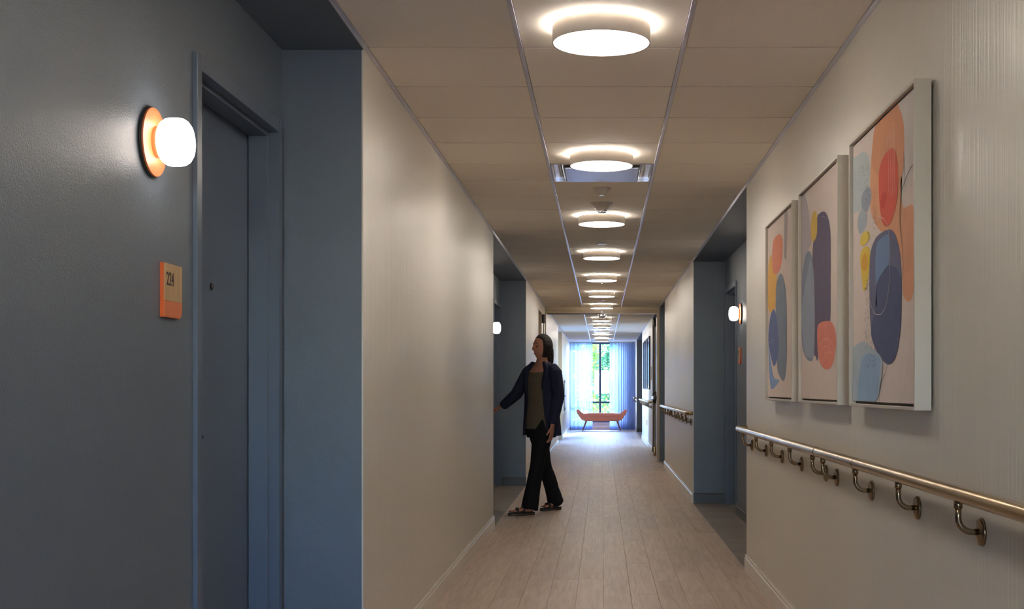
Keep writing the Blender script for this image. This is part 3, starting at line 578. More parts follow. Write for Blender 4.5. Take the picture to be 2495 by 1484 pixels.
bm = nb(); lathe(bm, [(0, .066), (.033, .066), (.030, .070), (0, .072)], (0, 0, -1), (0, 0, 0), 30); done(bm, 'grille_cap', M['chrome'], sdt, sharp=.5)
for yy, nm in ((11.1, 'white flush round cover plate ahead of the second light past the detector'), (18.2, 'white flush round cover plate shortly before the cross-corridor door head')):
    on_ceiling('cover_plate', 0, yy, [('plate', [(0, 0), (.044, 0), (.043, .003), (.038, .006), (0, .006)], M['mirror'])], nm, 'cover plate', 'flush cover plates')
on_ceiling('sprinkler_head', 0, 14.9, [('escutcheon', [(0, 0), (.03, 0), (.028, .006), (.01, .01), (.007, .03), (0, .03)], M['white']), ('deflector', [(0, .034), (.014, .034), (.014, .037), (0, .038)], M['chrome'])], 'small pendent sprinkler head under the third light past the detector', 'sprinkler')
on_ceiling('smoke_detector', 0, 23.6, [('base', [(0, 0), (.07, 0), (.066, .012), (.04, .04), (0, .042)], M['white'])], 'white cone smoke detector on the ceiling beyond the cross-corridor door head', 'smoke detector')
on_ceiling('smoke_detector', 0, 26.2, [('base', [(0, 0), (.12, 0), (.10, .025), (.06, .045), (0, .05)], M['mirror'])], 'wide shiny dome detector on the far ceiling near the window', 'smoke detector')
sw = empty('sidewall_sprinkler', (0, YH, 2.352)); tag(sw, 'small collared sprinkler on the front of the tan door head', 'sprinkler')
bm = nb(); lathe(bm, [(0, 0), (.035, 0), (.03, .01), (.012, .014), (.010, .045), (0, .045)], (0, -1, 0), (0, 0, 0), 24); done(bm, 'collar', M['white'], sw, sharp=.5)
bm = nb(); box(bm, -.02, .02, -.06, -.045, .008, .012, .001); box(bm, -.006, .006, -.05, -.044, -.012, .01, .001); done(bm, 'deflector', M['chrome'], sw)

# ---------------------------------------------------------------- globe sconces (axis = wall normal)
def sconce(loc, s, label):
    t = empty('wall_sconce', loc); tag(t, label, 'wall lamp', 'orange-backed globe sconces')
    def la(nm, prof, m, sh=.5):
        bm = nb(); lathe(bm, prof, (s, 0, 0), (0, 0, 0), 56); return done(bm, nm, m, t, sharp=sh)
    la('gasket', [(0, 0), (.091, 0), (.093, .004), (.091, .008), (0, .008)], M['gasket'])
    la('backplate', [(0, .008), (.090, .008), (.0915, .010), (.090, .013), (.070, .0145), (.048, .0165), (0, .0165)], M['orange'])
    la('neck', [(0, .0165), (.042, .0165), (.042, .028), (.038, .030), (0, .030)], M['orange'])
    la('globe', [(0, .026), (.034, .026), (.046, .029), (.056, .036), (.062, .046), (.064, .056), (.064, .076), (.062, .088), (.056, .098), (.046, .105), (.030, .110), (.014, .112), (0, .1125)], M['globe'], 1.2)
    return t
sconce((RL, 3.335, 1.805), 1, 'large globe sconce on orange disc beside the door of room 224')
sconce((RL, 13.50, 1.800), 1, 'globe sconce inside the blue alcove behind the walking woman')
sconce((RR, 11.13, 1.812), -1, 'globe sconce in the blue alcove past the framed pictures')

# ---------------------------------------------------------------- room signs
def room_sign(loc, s, text, label, tag_name='room_sign'):
    """s=+1 faces +X (left wall)"""
    w, h, T, r = .145, .148, .012, .024
    t = empty(tag_name, loc); tag(t, label, 'sign', 'orange and wood room signs')
    # u runs along reading direction
    ud = s
    def outline(x0, x1, z0, z1, rad):
        p = [(x0, z1), (x0, z0)]
        if rad:
            for k in range(9):
                a = -PI/2+PI/2*k/8; p.append((x1-rad+rad*math.cos(a), z0+rad+rad*math.sin(a)))
        else: p.append((x1, z0))
        p.append((x1, z1)); return p
    def pr(nm, ol, d0, d1, m):
        bm = nb(); prism(bm, ol, lambda a, b: Vector((s*d0, ud*a, b)), lambda a, b: Vector((s*d1, ud*a, b))); return done(bm, nm, m, t)
    pr('backer', outline(-w/2, w/2, -h/2, h/2, r), 0, T-.0015, M['orange_edge'])
    pr('wood_face', outline(-w/2+.001, w/2-.001, -h/2+.046, h/2-.0005, 0), T-.0015, T, M['signwood'])
    pr('orange_face', outline(-w/2+.001, w/2-.001, -h/2+.001, -h/2+.045, r-.001), T-.0015, T, M['orange'])
    if text:
        cu = bpy.data.curves.new('room_number', 'FONT'); cu.body = text; cu.size = .053; cu.extrude = .0004; cu.align_x = 'LEFT'; cu.space_character = 1.0
        tmp = bpy.data.objects.new('t', cu); COL.objects.link(tmp); bpy.context.view_layer.update()
        me = bpy.data.meshes.new_from_object(tmp.evaluated_get(bpy.context.evaluated_depsgraph_get())); bpy.data.objects.remove(tmp); bpy.data.curves.remove(cu)
        me.materials.clear(); o = link('room_number', me, M['ink'], t)
        o.matrix_local = Matrix(((0, 0, s, s*(T+.0006)), (s, 0, 0, s*(-w/2+.016)), (0, 1, 0, .014), (0, 0, 0, 1))) @ Matrix.Diagonal((.74, 1, 1, 1))
    return t
room_sign((RL, 3.478, 1.420), 1, '224', 'room sign reading 224, wood over orange, left of the blue door')
room_sign((RR, 11.20, 1.440), -1, '225', 'small room sign under the sconce in the alcove past the pictures')

# ---------------------------------------------------------------- handrails
def handrail(y0, y1, label, br, bands=(), ret_near=True, ret_far=True):
    """rail on the right wall; br = bracket positions along the wall"""
    XP, ZP, R = .857, .898, .0195
    t = empty('handrail', (XP, y0, ZP)); tag(t, label, 'handrail', 'bronze handrails on the corridor wall')
    pts = []
    ys_, ye_ = 0.0, y1-y0
    rr = XR-XP-.012
    if ret_near:
        pts.append((XR-XP, ys_+R, 0))
        for k in range(7):
            a = PI/2*k/6; pts.append((XR-XP-.012-rr*math.sin(a), ys_+R+rr*(1-math.cos(a))*.9, 0))
    else: pts.append((0, 0, 0))
    if ret_far:
        for k in range(7):
            a = PI/2*k/6; pts.append((rr*(1-math.cos(a)), ye_-R-rr*.9+rr*.9*math.sin(a), 0))
        pts.append((XR-XP, ye_-R, 0))
    else: pts.append((0, ye_, 0))
    bm = nb(); tube(bm, pts, R, 28); done(bm, 'rail', M['brass'], t, smooth=True)
    for yb, w, m in bands:
        bm = nb(); lathe(bm, [(R-.001, -w/2), (R+.0006, -w/2), (R+.0006, w/2), (R-.001, w/2)], (0, 1, 0), (0, yb-y0, 0), 28); done(bm, 'coupling', m, t, smooth=True)
    ZD = -.092; DX = XR-XP
    bm = nb(); arm = [(0, 0, -.034), (0, 0, -.055)]
    for k in range(1, 8):
        a = PI/2*k/7; arm.append((.034*(1-math.cos(a)), 0, -.058-.034*math.sin(a)))
    arm.append((DX-.010, 0, ZD)); tube(bm, arm, .0078, 14)
    bme = bpy.data.meshes.new('bracket'); bmesh.ops.recalc_face_normals(bm, faces=bm.faces); bm.to_mesh(bme); bm.free(); bme.materials.append(M['brass_dark'])
    for p in bme.polygons: p.use_smooth = True
    bm = nb(); lathe(bm, [(0, 0), (.0345, 0), (.0345, .004), (.031, .009), (.015, .012), (0, .012)], (-1, 0, 0), (DX, 0, ZD), 32)
    dme = bpy.data.meshes.new('wall_disc'); bmesh.ops.recalc_face_normals(bm, faces=bm.faces); bm.to_mesh(dme); bm.free(); dme.materials.append(M['brass_dark'])
    bm = nb(); lathe(bm, [(0, -.014), (.0105, -.014), (.0105, -.034), (.0085, -.036), (0, -.036)], (0, 0, 1), (0, 0, 0), 24)
    cme = bpy.data.meshes.new('collar'); bmesh.ops.recalc_face_normals(bm, faces=bm.faces); bm.to_mesh(cme); bm.free(); cme.materials.append(M['brass_dark'])
    for me in (dme, cme):
        for p in me.polygons: p.use_smooth = abs(p.normal.x) < .9 if me is dme else True
    for yb in br:
        b = link('bracket', bme, None, t, (0, yb-y0, 0)); link('wall_disc', dme, None, b); link('collar', cme, None, b)
    return t
handrail(-.9, 7.935, 'long bronze handrail running below the three framed pictures', [-.6, 0, .6, 1.2, 1.8, 2.41, 3.022, 3.633, 4.249, 4.876, 5.115, 5.734, 6.354, 6.975, 7.633],
         [(5.0, .022, M['brass_dark']), (4.23, .0016, M['brass']), (6.5, .0016, M['brass'])])
handrail(12.62, 18.28, 'bronze handrail on the beige wall between alcove and cross-corridor doors', [12.86, 13.5, 14.14, 14.78, 15.42, 15.7, 16.3, 16.94, 17.5, 18.0], [(15.56, .02, M['brass_dark'])])
handrail(22.78, 28.58, 'bronze handrail beyond the cross-corridor doors under the dark frames', [23.0, 23.64, 24.28, 24.92, 25.56, 26.2, 26.84, 27.48, 28.1])
handrail(33.13, 34.5, 'short handrail right beside the window curtain', [33.35, 33.9, 34.35])

# ---------------------------------------------------------------- framed pictures
def catmull(p, closed=True, n=6):
    out = []; N = len(p)
    for i in (range(N) if closed else range(N-1)):
        g = (lambda k: p[k % N]) if closed else (lambda k: p[max(0, min(N-1, k))])
        a, b, c, d = g(i-1), g(i), g(i+1), g(i+2)
        for k in range(n):
            t = k/n
            out.append(tuple(.5*((2*b[j])+(-a[j]+c[j])*t+(2*a[j]-5*b[j]+4*c[j]-d[j])*t*t+(-a[j]+3*b[j]-3*c[j]+d[j])*t**3) for j in (0, 1)))
    if not closed: out.append(p[-1])
    return out
paint = {}
def pmat(c):
    if c not in paint: paint[c] = mat('paint_%d_%d_%d' % c, tuple(int(v*.83+w_*.17) for v, w_ in zip(c, (206, 196, 188))), 0.8, noise_amt=.10, noise_scale=(14, 14, 14), spec=.2)
    return paint[c]
def framed(y0, y1, z0, z1, art, label, flecks=None):
    """on the right wall, facing -X; u = distance from the near edge, v = height above the lower edge"""
    D, Wf, Hf = .053, y1-y0, z1-z0
    t = empty('framed_picture', (XR, y0, z0)); tag(t, label, 'picture', 'cream-framed abstract pictures')
    def b(nm, m, x0, x1, u0, u1, v0, v1, par=t, bev=0.0):
        bm = nb(); box(bm, -x1, -x0, u0, u1, v0, v1, bev); return done(bm, nm, m, par)
    g = .010; XF = D
    b('backing', M['gasket'], .002, .030, .012, Wf-.012, .012, Hf-.012)
    b('frame_side', M['frame'], .006, XF, 0, g, 0, Hf, bev=.0012); b('frame_side', M['frame'], .006, XF, Wf-g, Wf, 0, Hf, bev=.0012)
    b('frame_side', M['frame'], .006, XF, g, Wf-g, 0, g, bev=.0012); b('frame_side', M['frame'], .006, XF, g, Wf-g, Hf-g, Hf, bev=.0012)
    k = .018
    cv = b('canvas', M['canvas'], .030, .040, k-.004, Wf-k+.004, k, Hf-k+.004)
    lo, hiu, hiv = k-.003, Wf-k+.003, Hf-k+.003
    cl = lambda p: (min(hiu, max(lo, p[0])), min(hiv, max(k+.001, p[1])))
    d = .0402
    for (kind, col, pts) in art:
        d += .00012; bm = nb()
        if kind == 'b':
            q = [cl(p) for p in catmull(pts, True, 5)]; r_ = []
            for p in q:
                if not r_ or (abs(p[0]-r_[-1][0])+abs(p[1]-r_[-1][1])) > 1e-4: r_.append(p)
            vs_ = [bm.verts.new((-d, p[0], p[1])) for p in r_]
            if len(vs_) < 3: bm.free(); continue
            f = bm.faces.new(vs_); bmesh.ops.triangulate(bm, faces=[f]); nm = 'painted_shape'
        else:
            q = catmull(pts, False, 5); Lf, Rt = [], []
            for i, p in enumerate(q):
                a = q[max(0, i-1)]; c = q[min(len(q)-1, i+1)]; dx, dy = c[0]-a[0], c[1]-a[1]; l = math.hypot(dx, dy) or 1
                h = kind/2; Lf.append(bm.verts.new((-d, *cl((p[0]-dy/l*h, p[1]+dx/l*h))))); Rt.append(bm.verts.new((-d, *cl((p[0]+dy/l*h, p[1]-dx/l*h)))))
            for i in range(len(q)-1): bm.faces.new((Lf[i], Lf[i+1], Rt[i+1], Rt[i]))
            nm = 'painted_line'
        me = bpy.data.meshes.new(nm); bm.to_mesh(me); bm.free(); link(nm, me, pmat(col), cv)
    if flecks:
        d += .0003; bm = nb()
        for (u, v) in flecks:
            a = rnd.uniform(.6, 2.2); l, w = rnd.uniform(.0026, .0048), .0013
            ca, sa = math.cos(a), math.sin(a)
            bm.faces.new([bm.verts.new((-d, u+ca*l*i-sa*w*j, v+sa*l*i+ca*w*j)) for i, j in ((-1, -1), (1, -.6), (1, .6), (-1, 1))])
        o = done(bm, 'ink_flecks', M['ink'], cv); o['kind'] = 'stuff'
    return t
framed(3.464, 4.387, 1.09, 2.007, ART_A, 'framed abstract with navy oval, red oval and flecks, largest in the photo', FLECKS)
framed(4.60, 5.52, 1.09, 2.007, ART_B, 'framed abstract with dark purple pill and coral pebble, middle of three')
framed(5.71, 6.63, 1.09, 2.007, ART_C, 'framed abstract with yellow and coral pebbles and slate leaf, beside the alcove')

def glazed(y0, y1, z0, z1, label):
    D = .03; Wf, Hf = y1-y0, z1-z0
    t = empty('glazed_picture', (XR, y0, z0)); tag(t, label, 'picture', 'dark-framed glazed pictures beyond the doors')
    def b(nm, m, x0, x1, u0, u1, v0, v1): bm = nb(); box(bm, -x1, -x0, u0, u1, v0, v1); return done(bm, nm, m, t)
    b('frame_side', M['black'], 0, D, 0, .02, 0, Hf); b('frame_side', M['black'], 0, D, Wf-.02, Wf, 0, Hf); b('frame_side', M['black'], 0, D, .02, Wf-.02, 0, .02); b('frame_side', M['black'], 0, D, .02, Wf-.02, Hf-.02, Hf)
    b('print', M['canvas'], .004, .010, .02, Wf-.02, .02, Hf-.02)
    p = b('glazing', M['glossglass'], .018, .020, .02, Wf-.02, .02, Hf-.02)
M['glossglass'] = mat('picture_glazing', (120, 140, 150), 0.05, spec=1.0, coat=1.0)
for (a, lb) in ((23.75, 'dark-framed glazed picture beside the small wall plaque'), (24.95, 'middle dark-framed glazed picture beyond the doors'), (26.15, 'dark-framed glazed picture closest to the window')): glazed(a, a+1.0, 1.13, 2.14, lb)

# ---------------------------------------------------------------- small wall things
def plate(name, side, y, z, w, h, d, m, label, cat, extra=None):
    X = XL if side < 0 else XR
    t = empty(name, (X, y, z)); tag(t, label, cat)
    bm = nb(); box(bm, min(0, -side*d), max(0, -side*d), -w/2, w/2, -h/2, h/2, .002); done(bm, 'cover', m, t)
    for (nm, u, v, a, b_, mm) in extra or []:
        bm = nb(); box(bm, min(-side*d, -side*(d+.004)), max(-side*d, -side*(d+.004)), u-a/2, u+a/2, v-b_/2, v+b_/2, .001); done(bm, nm, mm, t)
plate('wall_plaque', 1, 23.15, 1.43, .16, .25, .012, M['white'], 'small pale plaque on the right wall just past the doors', 'sign', [('inset', 0, 0, .12, .2, M['frame'])])
plate('wall_outlet', 1, 25.4, .46, .075, .12, .006, M['brass_dark'], 'bronze wall outlet below the far handrail', 'outlet', [('socket', 0, .025, .035, .03, M['black']), ('socket', 0, -.025, .035, .03, M['black'])])
cb = empty('wall_cabinet', (XL, 29.5, .62)); tag(cb, 'slim flush wall cabinet with dark edge and latches near the window', 'cabinet')
def cbx(nm, m, x0, x1, u0, u1, v0, v1, bev=.001): bm = nb(); box(bm, x0, x1, u0, u1, v0, v1, bev); return done(bm, nm, m, cb)
cbx('body', M['mirror'], 0, .012, -.22, .22, 0, .72); cbx('cabinet_door', M['beige'], .012, .024, -.20, .20, .02, .70); cbx('hinge_edge', M['black'], .012, .026, -.22, -.205, .0, .72)
for v in (.03, .33, .66): cbx('latch', M['chrome'], .024, .050, -.20, -.17, v, v+.05)

# ---------------------------------------------------------------- curtains
def curtain(x0, x1, z0, z1, y, label, seed):
    r = random.Random(seed); t = empty('sheer_curtain', ((x0+x1)/2, y, 0)); tag(t, label, 'curtain', 'pale blue sheer curtains')
    n = int((x1-x0)/.004); rows = 30; bm = nb(); cx = (x0+x1)/2
    ph = [0.0]
    for i in range(n): ph.append(ph[-1]+2*PI*.004/(.085*(1+.35*math.sin(i*.021+seed)+.15*r.uniform(-1, 1))))
    g = []
    for j in range(rows+1):
        f = j/rows; z = z0+(z1-z0)*f; row = []
        amp = .030-.008*f
        for i in range(n+1):
            x = x0+(x1-x0)*i/n
            yy = amp*math.sin(ph[i])+.006*math.sin(ph[i]*.5+3*f)+.008*noise.noise(Vector((x*6, z*.8, seed)))
            xx = x+.006*math.sin(2*ph[i])*(1-f)
            row.append(bm.verts.new((xx-cx, yy, z)))
        g.append(row)
    for j in range(rows):
        for i in range(n): bm.faces.new((g[j][i], g[j][i+1], g[j+1][i+1], g[j+1][i]))
    done(bm, 'voile', M['sheer'], t, smooth=True)
    # denser hem
    bm = nb(); a, b2 = [], []
    for i in range(n+1):
        x = x0+(x1-x0)*i/n; yy = .030*math.sin(ph[i])+.006*math.sin(ph[i]*.5)+.003
        a.append(bm.verts.new((x+.006*math.sin(2*ph[i])-cx, yy+.004, z0))); b2.append(bm.verts.new((x+.006*math.sin(2*ph[i])-cx, yy+.004, z0+.10)))
    for i in range(n): bm.faces.new((a[i], a[i+1], b2[i+1], b2[i]))
    done(bm, 'hem', M['sheer'], t, smooth=True)
    return t
curtain(-.882, -.262, .02, 2.405, 34.62, 'sheer curtain hanging at the left side of the window', 1)
curtain(.215, .905, .02, 2.405, 34.62, 'sheer curtain hanging at the right side of the window, partly in shade', 2)
ct = B('curtain_track', M['white'], XL+.005, XR-.005, 34.59, 34.65, 2.405, 2.43); tag(ct, 'white curtain track along the top of the window', 'curtain track')

# ---------------------------------------------------------------- bench
bn = empty('bench', (-.005, 34.12, 0)); tag(bn, 'salmon upholstered bench with upturned ends standing before the window', 'bench')
half = [(0, .262), (.44, .262), (.515, .285), (.565, .33), (.655, .46), (.688, .535), (.680, .563), (.648, .575), (.612, .565), (.585, .53), (.53, .455), (.485, .43), (0, .43)]
ol = [(x, z) for x, z in half]+[(-x, z) for x, z in half[::-1][1:-1]]
bm = nb(); prism(bm, ol, lambda a, b: Vector((a, -.22, b)), lambda a, b: Vector((a, .22, b)))
es = [e for e in bm.edges if abs(abs(e.verts[0].co.y)-.22) < 1e-5 and abs(e.verts[0].co.y-e.verts[1].co.y) < 1e-5]
bmesh.ops.bevel(bm, geom=es, offset=.022, segments=3, affect='EDGES')
done(bm, 'upholstered_shell', M['salmon'], bn, sharp=.9)
bm = nb(); prof = [(-.495, .385), (-.50, .415), (-.505, .44), (-.47, .462), (-.30, .474), (0, .478), (.30, .474), (.47, .462), (.505, .44), (.50, .415), (.495, .385)]
prism(bm, prof, lambda a, b: Vector((a, -.232, b)), lambda a, b: Vector((a, .232, b)))
es = [e for e in bm.edges if abs(abs(e.verts[0].co.y)-.232) < 1e-5 and abs(e.verts[0].co.y-e.verts[1].co.y) < 1e-5]
bmesh.ops.bevel(bm, geom=es, offset=.018, segments=3, affect='EDGES'); done(bm, 'seat_cushion', M['salmon'], bn, sharp=.9)
for sx in (-1, 1):
    for sy in (-1, 1):
        bm = nb(); tube(bm, [(sx*.415, sy*.16, .27), (sx*.515, sy*.20, 0)], [.026, .013], 16); done(bm, 'leg', M['legwood'], bn, sharp=.8)

# ---------------------------------------------------------------- outside: lawn and trees
gr = St('ground_outside', M['grass'], -60, 60, -70, 110, -3.9, -3.7)
def tree(x, y, h, r, lm, label, seed, nl=2600):
    rr = random.Random(seed); t = empty('tree', (x, y, -3.7)); tag(t, label, 'tree', 'trees outside the window')
    bm = nb(); tube(bm, [(0, 0, 0), (.1, 0, h*.3), (0, .1, h*.6), (.1, 0, h*.85)], [.2, .16, .1, .04], 10)
    for k in range(7):
        a = rr.uniform(0, 2*PI); z = h*rr.uniform(.3, .7); tube(bm, [(0, 0, z), (r*.35*math.cos(a), r*.35*math.sin(a), z+.5), (r*.75*math.cos(a), r*.75*math.sin(a), z+1.1)], [.06, .04, .015], 6)
    done(bm, 'trunk', M['bark'], t, smooth=True)
    bm = nb(); cl = [(rr.gauss(0, r*.45), rr.gauss(0, r*.45), h*.25+rr.random()*h*.75, rr.uniform(.35, .8)) for _ in range(110)]
    bm.free(); V, Fc = [], []
    for k in range(nl):
        c = cl[k % 110]; p = Vector((c[0]+rr.gauss(0, c[3]*.6), c[1]+rr.gauss(0, c[3]*.6), c[2]+rr.gauss(0, c[3]*.5)))
        d1 = Vector((rr.gauss(0, 1), rr.gauss(0, 1), rr.gauss(0, .6))).normalized(); d2 = d1.cross(Vector((rr.gauss(0, 1), rr.gauss(0, 1), rr.gauss(0, 1)))).normalized()
        s = rr.uniform(.05, .10)
        Fc.append((len(V), len(V)+1, len(V)+2, len(V)+3)); V += [p+d1*s, p+d2*s*.5, p-d1*s, p-d2*s*.5]
    me = bpy.data.meshes.new('foliage'); me.from_pydata(V, [], Fc); o = link('foliage', me, lm, t); o['kind'] = 'stuff'
tree(-1.5, 42.5, 7.0, 1.5, M['leaf_a'], 'bright leafy tree seen left of the window mullion', 3, 17000)
tree(2.3, 44.5, 7.0, 1.7, M['leaf_b'], 'blue-green leafy tree seen right of the window mullion', 4, 17000)
tree(-6.6, 52, 8.5, 2.2, M['leaf_b'], 'taller tree standing behind the bright leafy tree', 5, 6500)
tree(8.2, 51, 8.5, 2.2, M['leaf_a'], 'pale tree mostly hidden behind the right curtain', 6, 6500)
tree(.6, 57, 9.0, 2.8, M['leaf_b'], 'distant tree closing the view between the curtains', 8, 34000)
# ---------------------------------------------------------------- the woman walking into the alcove
SH = Vector((.732, -.680, 0)).normalized()      # from her right to her left shoulder
FW = Vector((-.680, -.732, 0)).normalized()     # the way her chest faces
UP = Vector((0, 0, 1))
P0 = Vector((-.560, 11.62, 0))
def ring(bm, c, a, b, n=32, tilt=0.0, s=SH, f=FW):
    return [bm.verts.new(c+s*math.cos(2*PI*k/n)*a+f*math.sin(2*PI*k/n)*b+UP*(math.sin(2*PI*k/n)*tilt)) for k in range(n)]
def loft(bm, rings, closed=True):
    n = len(rings[0])
    for A_, B_ in zip(rings, rings[1:]):
        for k in range(n if closed else n-1): bm.faces.new((A_[k], A_[(k+1) % n], B_[(k+1) % n], B_[k]))
    if closed: bm.faces.new(rings[0][::-1]); bm.faces.new(rings[-1])
def ell(bm, c, rx, ry, rz, X=Vector((1, 0, 0)), Y=Vector((0, 1, 0)), Z=UP, fn=None, nu=32, nv=22):
    rows = []
    for j in range(nv+1):
        th = PI*j/nv; row = []
        for i in range(nu):
            ph = 2*PI*i/nu; d = Vector((math.sin(th)*math.cos(ph), math.sin(th)*math.sin(ph), math.cos(th)))
            q = Vector((d.x*rx, d.y*ry, d.z*rz))
            if fn: q = fn(d, q)
            row.append(c+X*q.x+Y*q.y+Z*q.z)
            if j in (0, nv): break
        rows.append([bm.verts.new(p) for p in row])
    for a, b in zip(rows, rows[1:]):
        for k in range(nu):
            k2 = (k+1) % nu
            if len(a) == 1: bm.faces.new((a[0], b[k], b[k2]))
            elif len(b) == 1: bm.faces.new((a[k], b[0], a[k2]))
            else: bm.faces.new((a[k], b[k], b[k2], a[k2]))
def fuse(bm, name, m, parent, voxel, smooth_it=3, fac=.5, off=Vector((0, 0, 0))):
    bmesh.ops.recalc_face_normals(bm, faces=bm.faces)
    bmesh.ops.translate(bm, verts=bm.verts, vec=-off)
    me = bpy.data.meshes.new(name+'_source'); bm.to_mesh(me); bm.free()
    o = bpy.data.objects.new(name+'_source', me); COL.objects.link(o)
    r = o.modifiers.new('fuse', 'REMESH'); r.mode = 'VOXEL'; r.voxel_size = voxel; r.use_smooth_shade = True
    if smooth_it:
        s = o.modifiers.new('soften', 'SMOOTH'); s.iterations = smooth_it; s.factor = fac
    dg = bpy.context.evaluated_depsgraph_get(); dg.update()
    nm = bpy.data.meshes.new_from_object(o.evaluated_get(dg)); nm.name = name
    bpy.data.objects.remove(o); bpy.data.meshes.remove(me)
    nm.materials.clear(); nm.materials.append(m)
    return link(name, nm, None, parent, smooth=True)

J = dict(hipL=Vector((-.520, 11.57, .83)), hipR=Vector((-.605, 11.66, .83)),
         kneL=Vector((-.590, 11.50, .465)), kneR=Vector((-.545, 11.76, .465)),
         ankL=Vector((-.665, 11.44, .095)), ankR=Vector((-.435, 11.92, .115)),
         shL=Vector((-.432, 11.50, 1.325)), shR=Vector((-.668, 11.715, 1.325)),
         elL=Vector((-.395, 11.46, 1.075)), elR=Vector((-.800, 11.74, 1.095)),
         wrL=Vector((-.448, 11.41, .815)), wrR=Vector((-.935, 11.86, .985)))
HEADC = Vector((-.553, 11.60, 1.532)); HX = Vector((-.83, -.56, 0)).normalized(); HY_ = UP.cross(HX).normalized()
def gauss(v, m_, s): return math.exp(-((v-m_)/s)**2)
def face(d, q):
    x, y, z = q
    fr = max(0, d.x)
    if d.z < 0: y *= 1-.30*(-d.z)**1.6; 
    if d.x < 0 and d.z < -.2: x *= 1-.55*(-d.z-.2)
    x += .026*gauss(d.y, 0, .17)*gauss(d.z, -.20, .13)*fr          # nose tip
    x += .014*gauss(d.y, 0, .12)*gauss(d.z, -.02, .16)*fr          # bridge
    x += .006*gauss(d.y, 0, .5)*gauss(d.z, .22, .12)*fr            # brow
    x -= .011*(gauss(d.y, .34, .17)+gauss(d.y, -.34, .17))*gauss(d.z, .02, .11)*fr
    x += .010*gauss(d.y, 0, .26)*gauss(d.z, -.50, .06)*fr          # upper lip
    x += .009*gauss(d.y, 0, .24)*gauss(d.z, -.62, .06)*fr          # lower lip
    x -= .004*gauss(d.y, 0, .3)*gauss(d.z, -.56, .03)*fr
    x += .020*gauss(d.y, 0, .40)*gauss(d.z, -.86, .14)*(.3+fr)     # chin
    x += .004*(gauss(d.y, .45, .2)+gauss(d.y, -.45, .2))*gauss(d.z, -.25, .2)*fr   # cheeks
    return Vector((x, y, z))
wm = empty('person', (-.56, 11.62, 0))
tag(wm, 'woman in open navy jacket and wide black trousers walking left, arm reaching forward', 'person')
OFF = Vector((-.56, 11.62, 0))
def hand(bm, wrist, dirv, palm_n, side, curl, L=.17):
    """dirv from wrist to fingers, palm_n palm normal, side = direction of the thumb"""
    d = dirv.normalized(); n_ = (palm_n-d*palm_n.dot(d)).normalized(); s = (side-d*side.dot(d)-n_*side.dot(n_)).normalized()
    tube(bm, [wrist-d*.03, wrist+d*.01, wrist+d*.05, wrist+d*.088], [(.020, .026), (.018, .028), (.016, .040), (.013, .039)], 14, up=n_)
    for k, (off, ln) in enumerate(((.029, .068), (.010, .078), (-.009, .072), (-.027, .056))):
        b0 = wrist+d*.075+s*off; b1 = wrist+d*.098+s*off*1.1
        v1 = (d*math.cos(curl*.4)+n_*math.sin(curl*.4)); v2 = (d*math.cos(curl)+n_*math.sin(curl)); v3 = (d*math.cos(curl*1.6)+n_*math.sin(curl*1.6))
        tube(bm, [b0, b1, b1+v1*ln*.42, b1+v1*ln*.42+v2*ln*.32, b1+v1*ln*.42+v2*ln*.32+v3*ln*.26], [.0088, .0088, .0082, .0076, .0060], 10)
    t0 = wrist+d*.028+s*.022; td = (d*.72+s*.62+n_*.30).normalized(); te = (d*.90+s*.25+n_*.34).normalized()
    tube(bm, [t0, t0+td*.035, t0+td*.035+te*.030, t0+td*.035+te*.052], [.0125, .0108, .0092, .0068], 10)
bm = nb()
c = lambda z, dx=0, dy=0: Vector((P0.x+dx, P0.y+dy, z))
loft(bm, [ring(bm, c(.78), .150, .105), ring(bm, c(.88), .160, .115), ring(bm, c(1.0), .130, .095), ring(bm, c(1.12), .138, .102), ring(bm, c(1.22), .150, .110),
          ring(bm, c(1.30, .004), .150, .095), ring(bm, c(1.35, .006), .105, .066), ring(bm, c(1.39, .008), .066, .056), ring(bm, c(1.42, .008), .050, .052), ring(bm, c(1.50, .010), .046, .052)])
ell(bm, HEADC, .086, .069, .114, HX, HY_, UP, face, 48, 40)
for s in (-1, 1): ell(bm, HEADC+HY_*s*.068-HX*.008+UP*(-.008), .018, .007, .031, HX, HY_)
for hp, kn, an, sd in (('hipL', 'kneL', 'ankL', 1), ('hipR', 'kneR', 'ankR', -1)):
    h, k, a = J[hp], J[kn], J[an]
    tube(bm, [h+UP*.02, h.lerp(k, .5), k, k.lerp(a, .35), k.lerp(a, .8), a, a-UP*.03], [.082, .068, .052, .050, .034, .033, .034], 18)
FD = {'ankL': Vector((-.90, -.44, 0)).normalized(), 'ankR': Vector((-.66, -.75, 0)).normalized()}
for an in ('ankL', 'ankR'):
    a = J[an]; d = FD[an]; sd = UP.cross(d); zf = .034 if an == 'ankL' else .038
    base = Vector((a.x, a.y, 0))
    tube(bm, [base-d*.040+UP*(zf+.012), base+UP*(zf+.02), base+d*.05+UP*(zf+.020), base+d*.10+UP*(zf+.010), base+d*.145+UP*(zf+.004)], [(.020, .024), (.034, .030), (.028, .036), (.018, .042), (.012, .040)], 16, up=UP)
    for j, (o_, l) in enumerate(((-.030, .050), (-.010, .050), (.008, .045), (.022, .038), (.035, .030))):
        sg = o_*(1 if an == 'ankL' else -1)
        tube(bm, [base+d*.135+sd*sg+UP*(zf+.004), base+d*(.145+l*.8)+sd*sg*1.05+UP*(zf+.002)], [.0105 if j == 0 else .0082, .0085 if j == 0 else .006], 8)
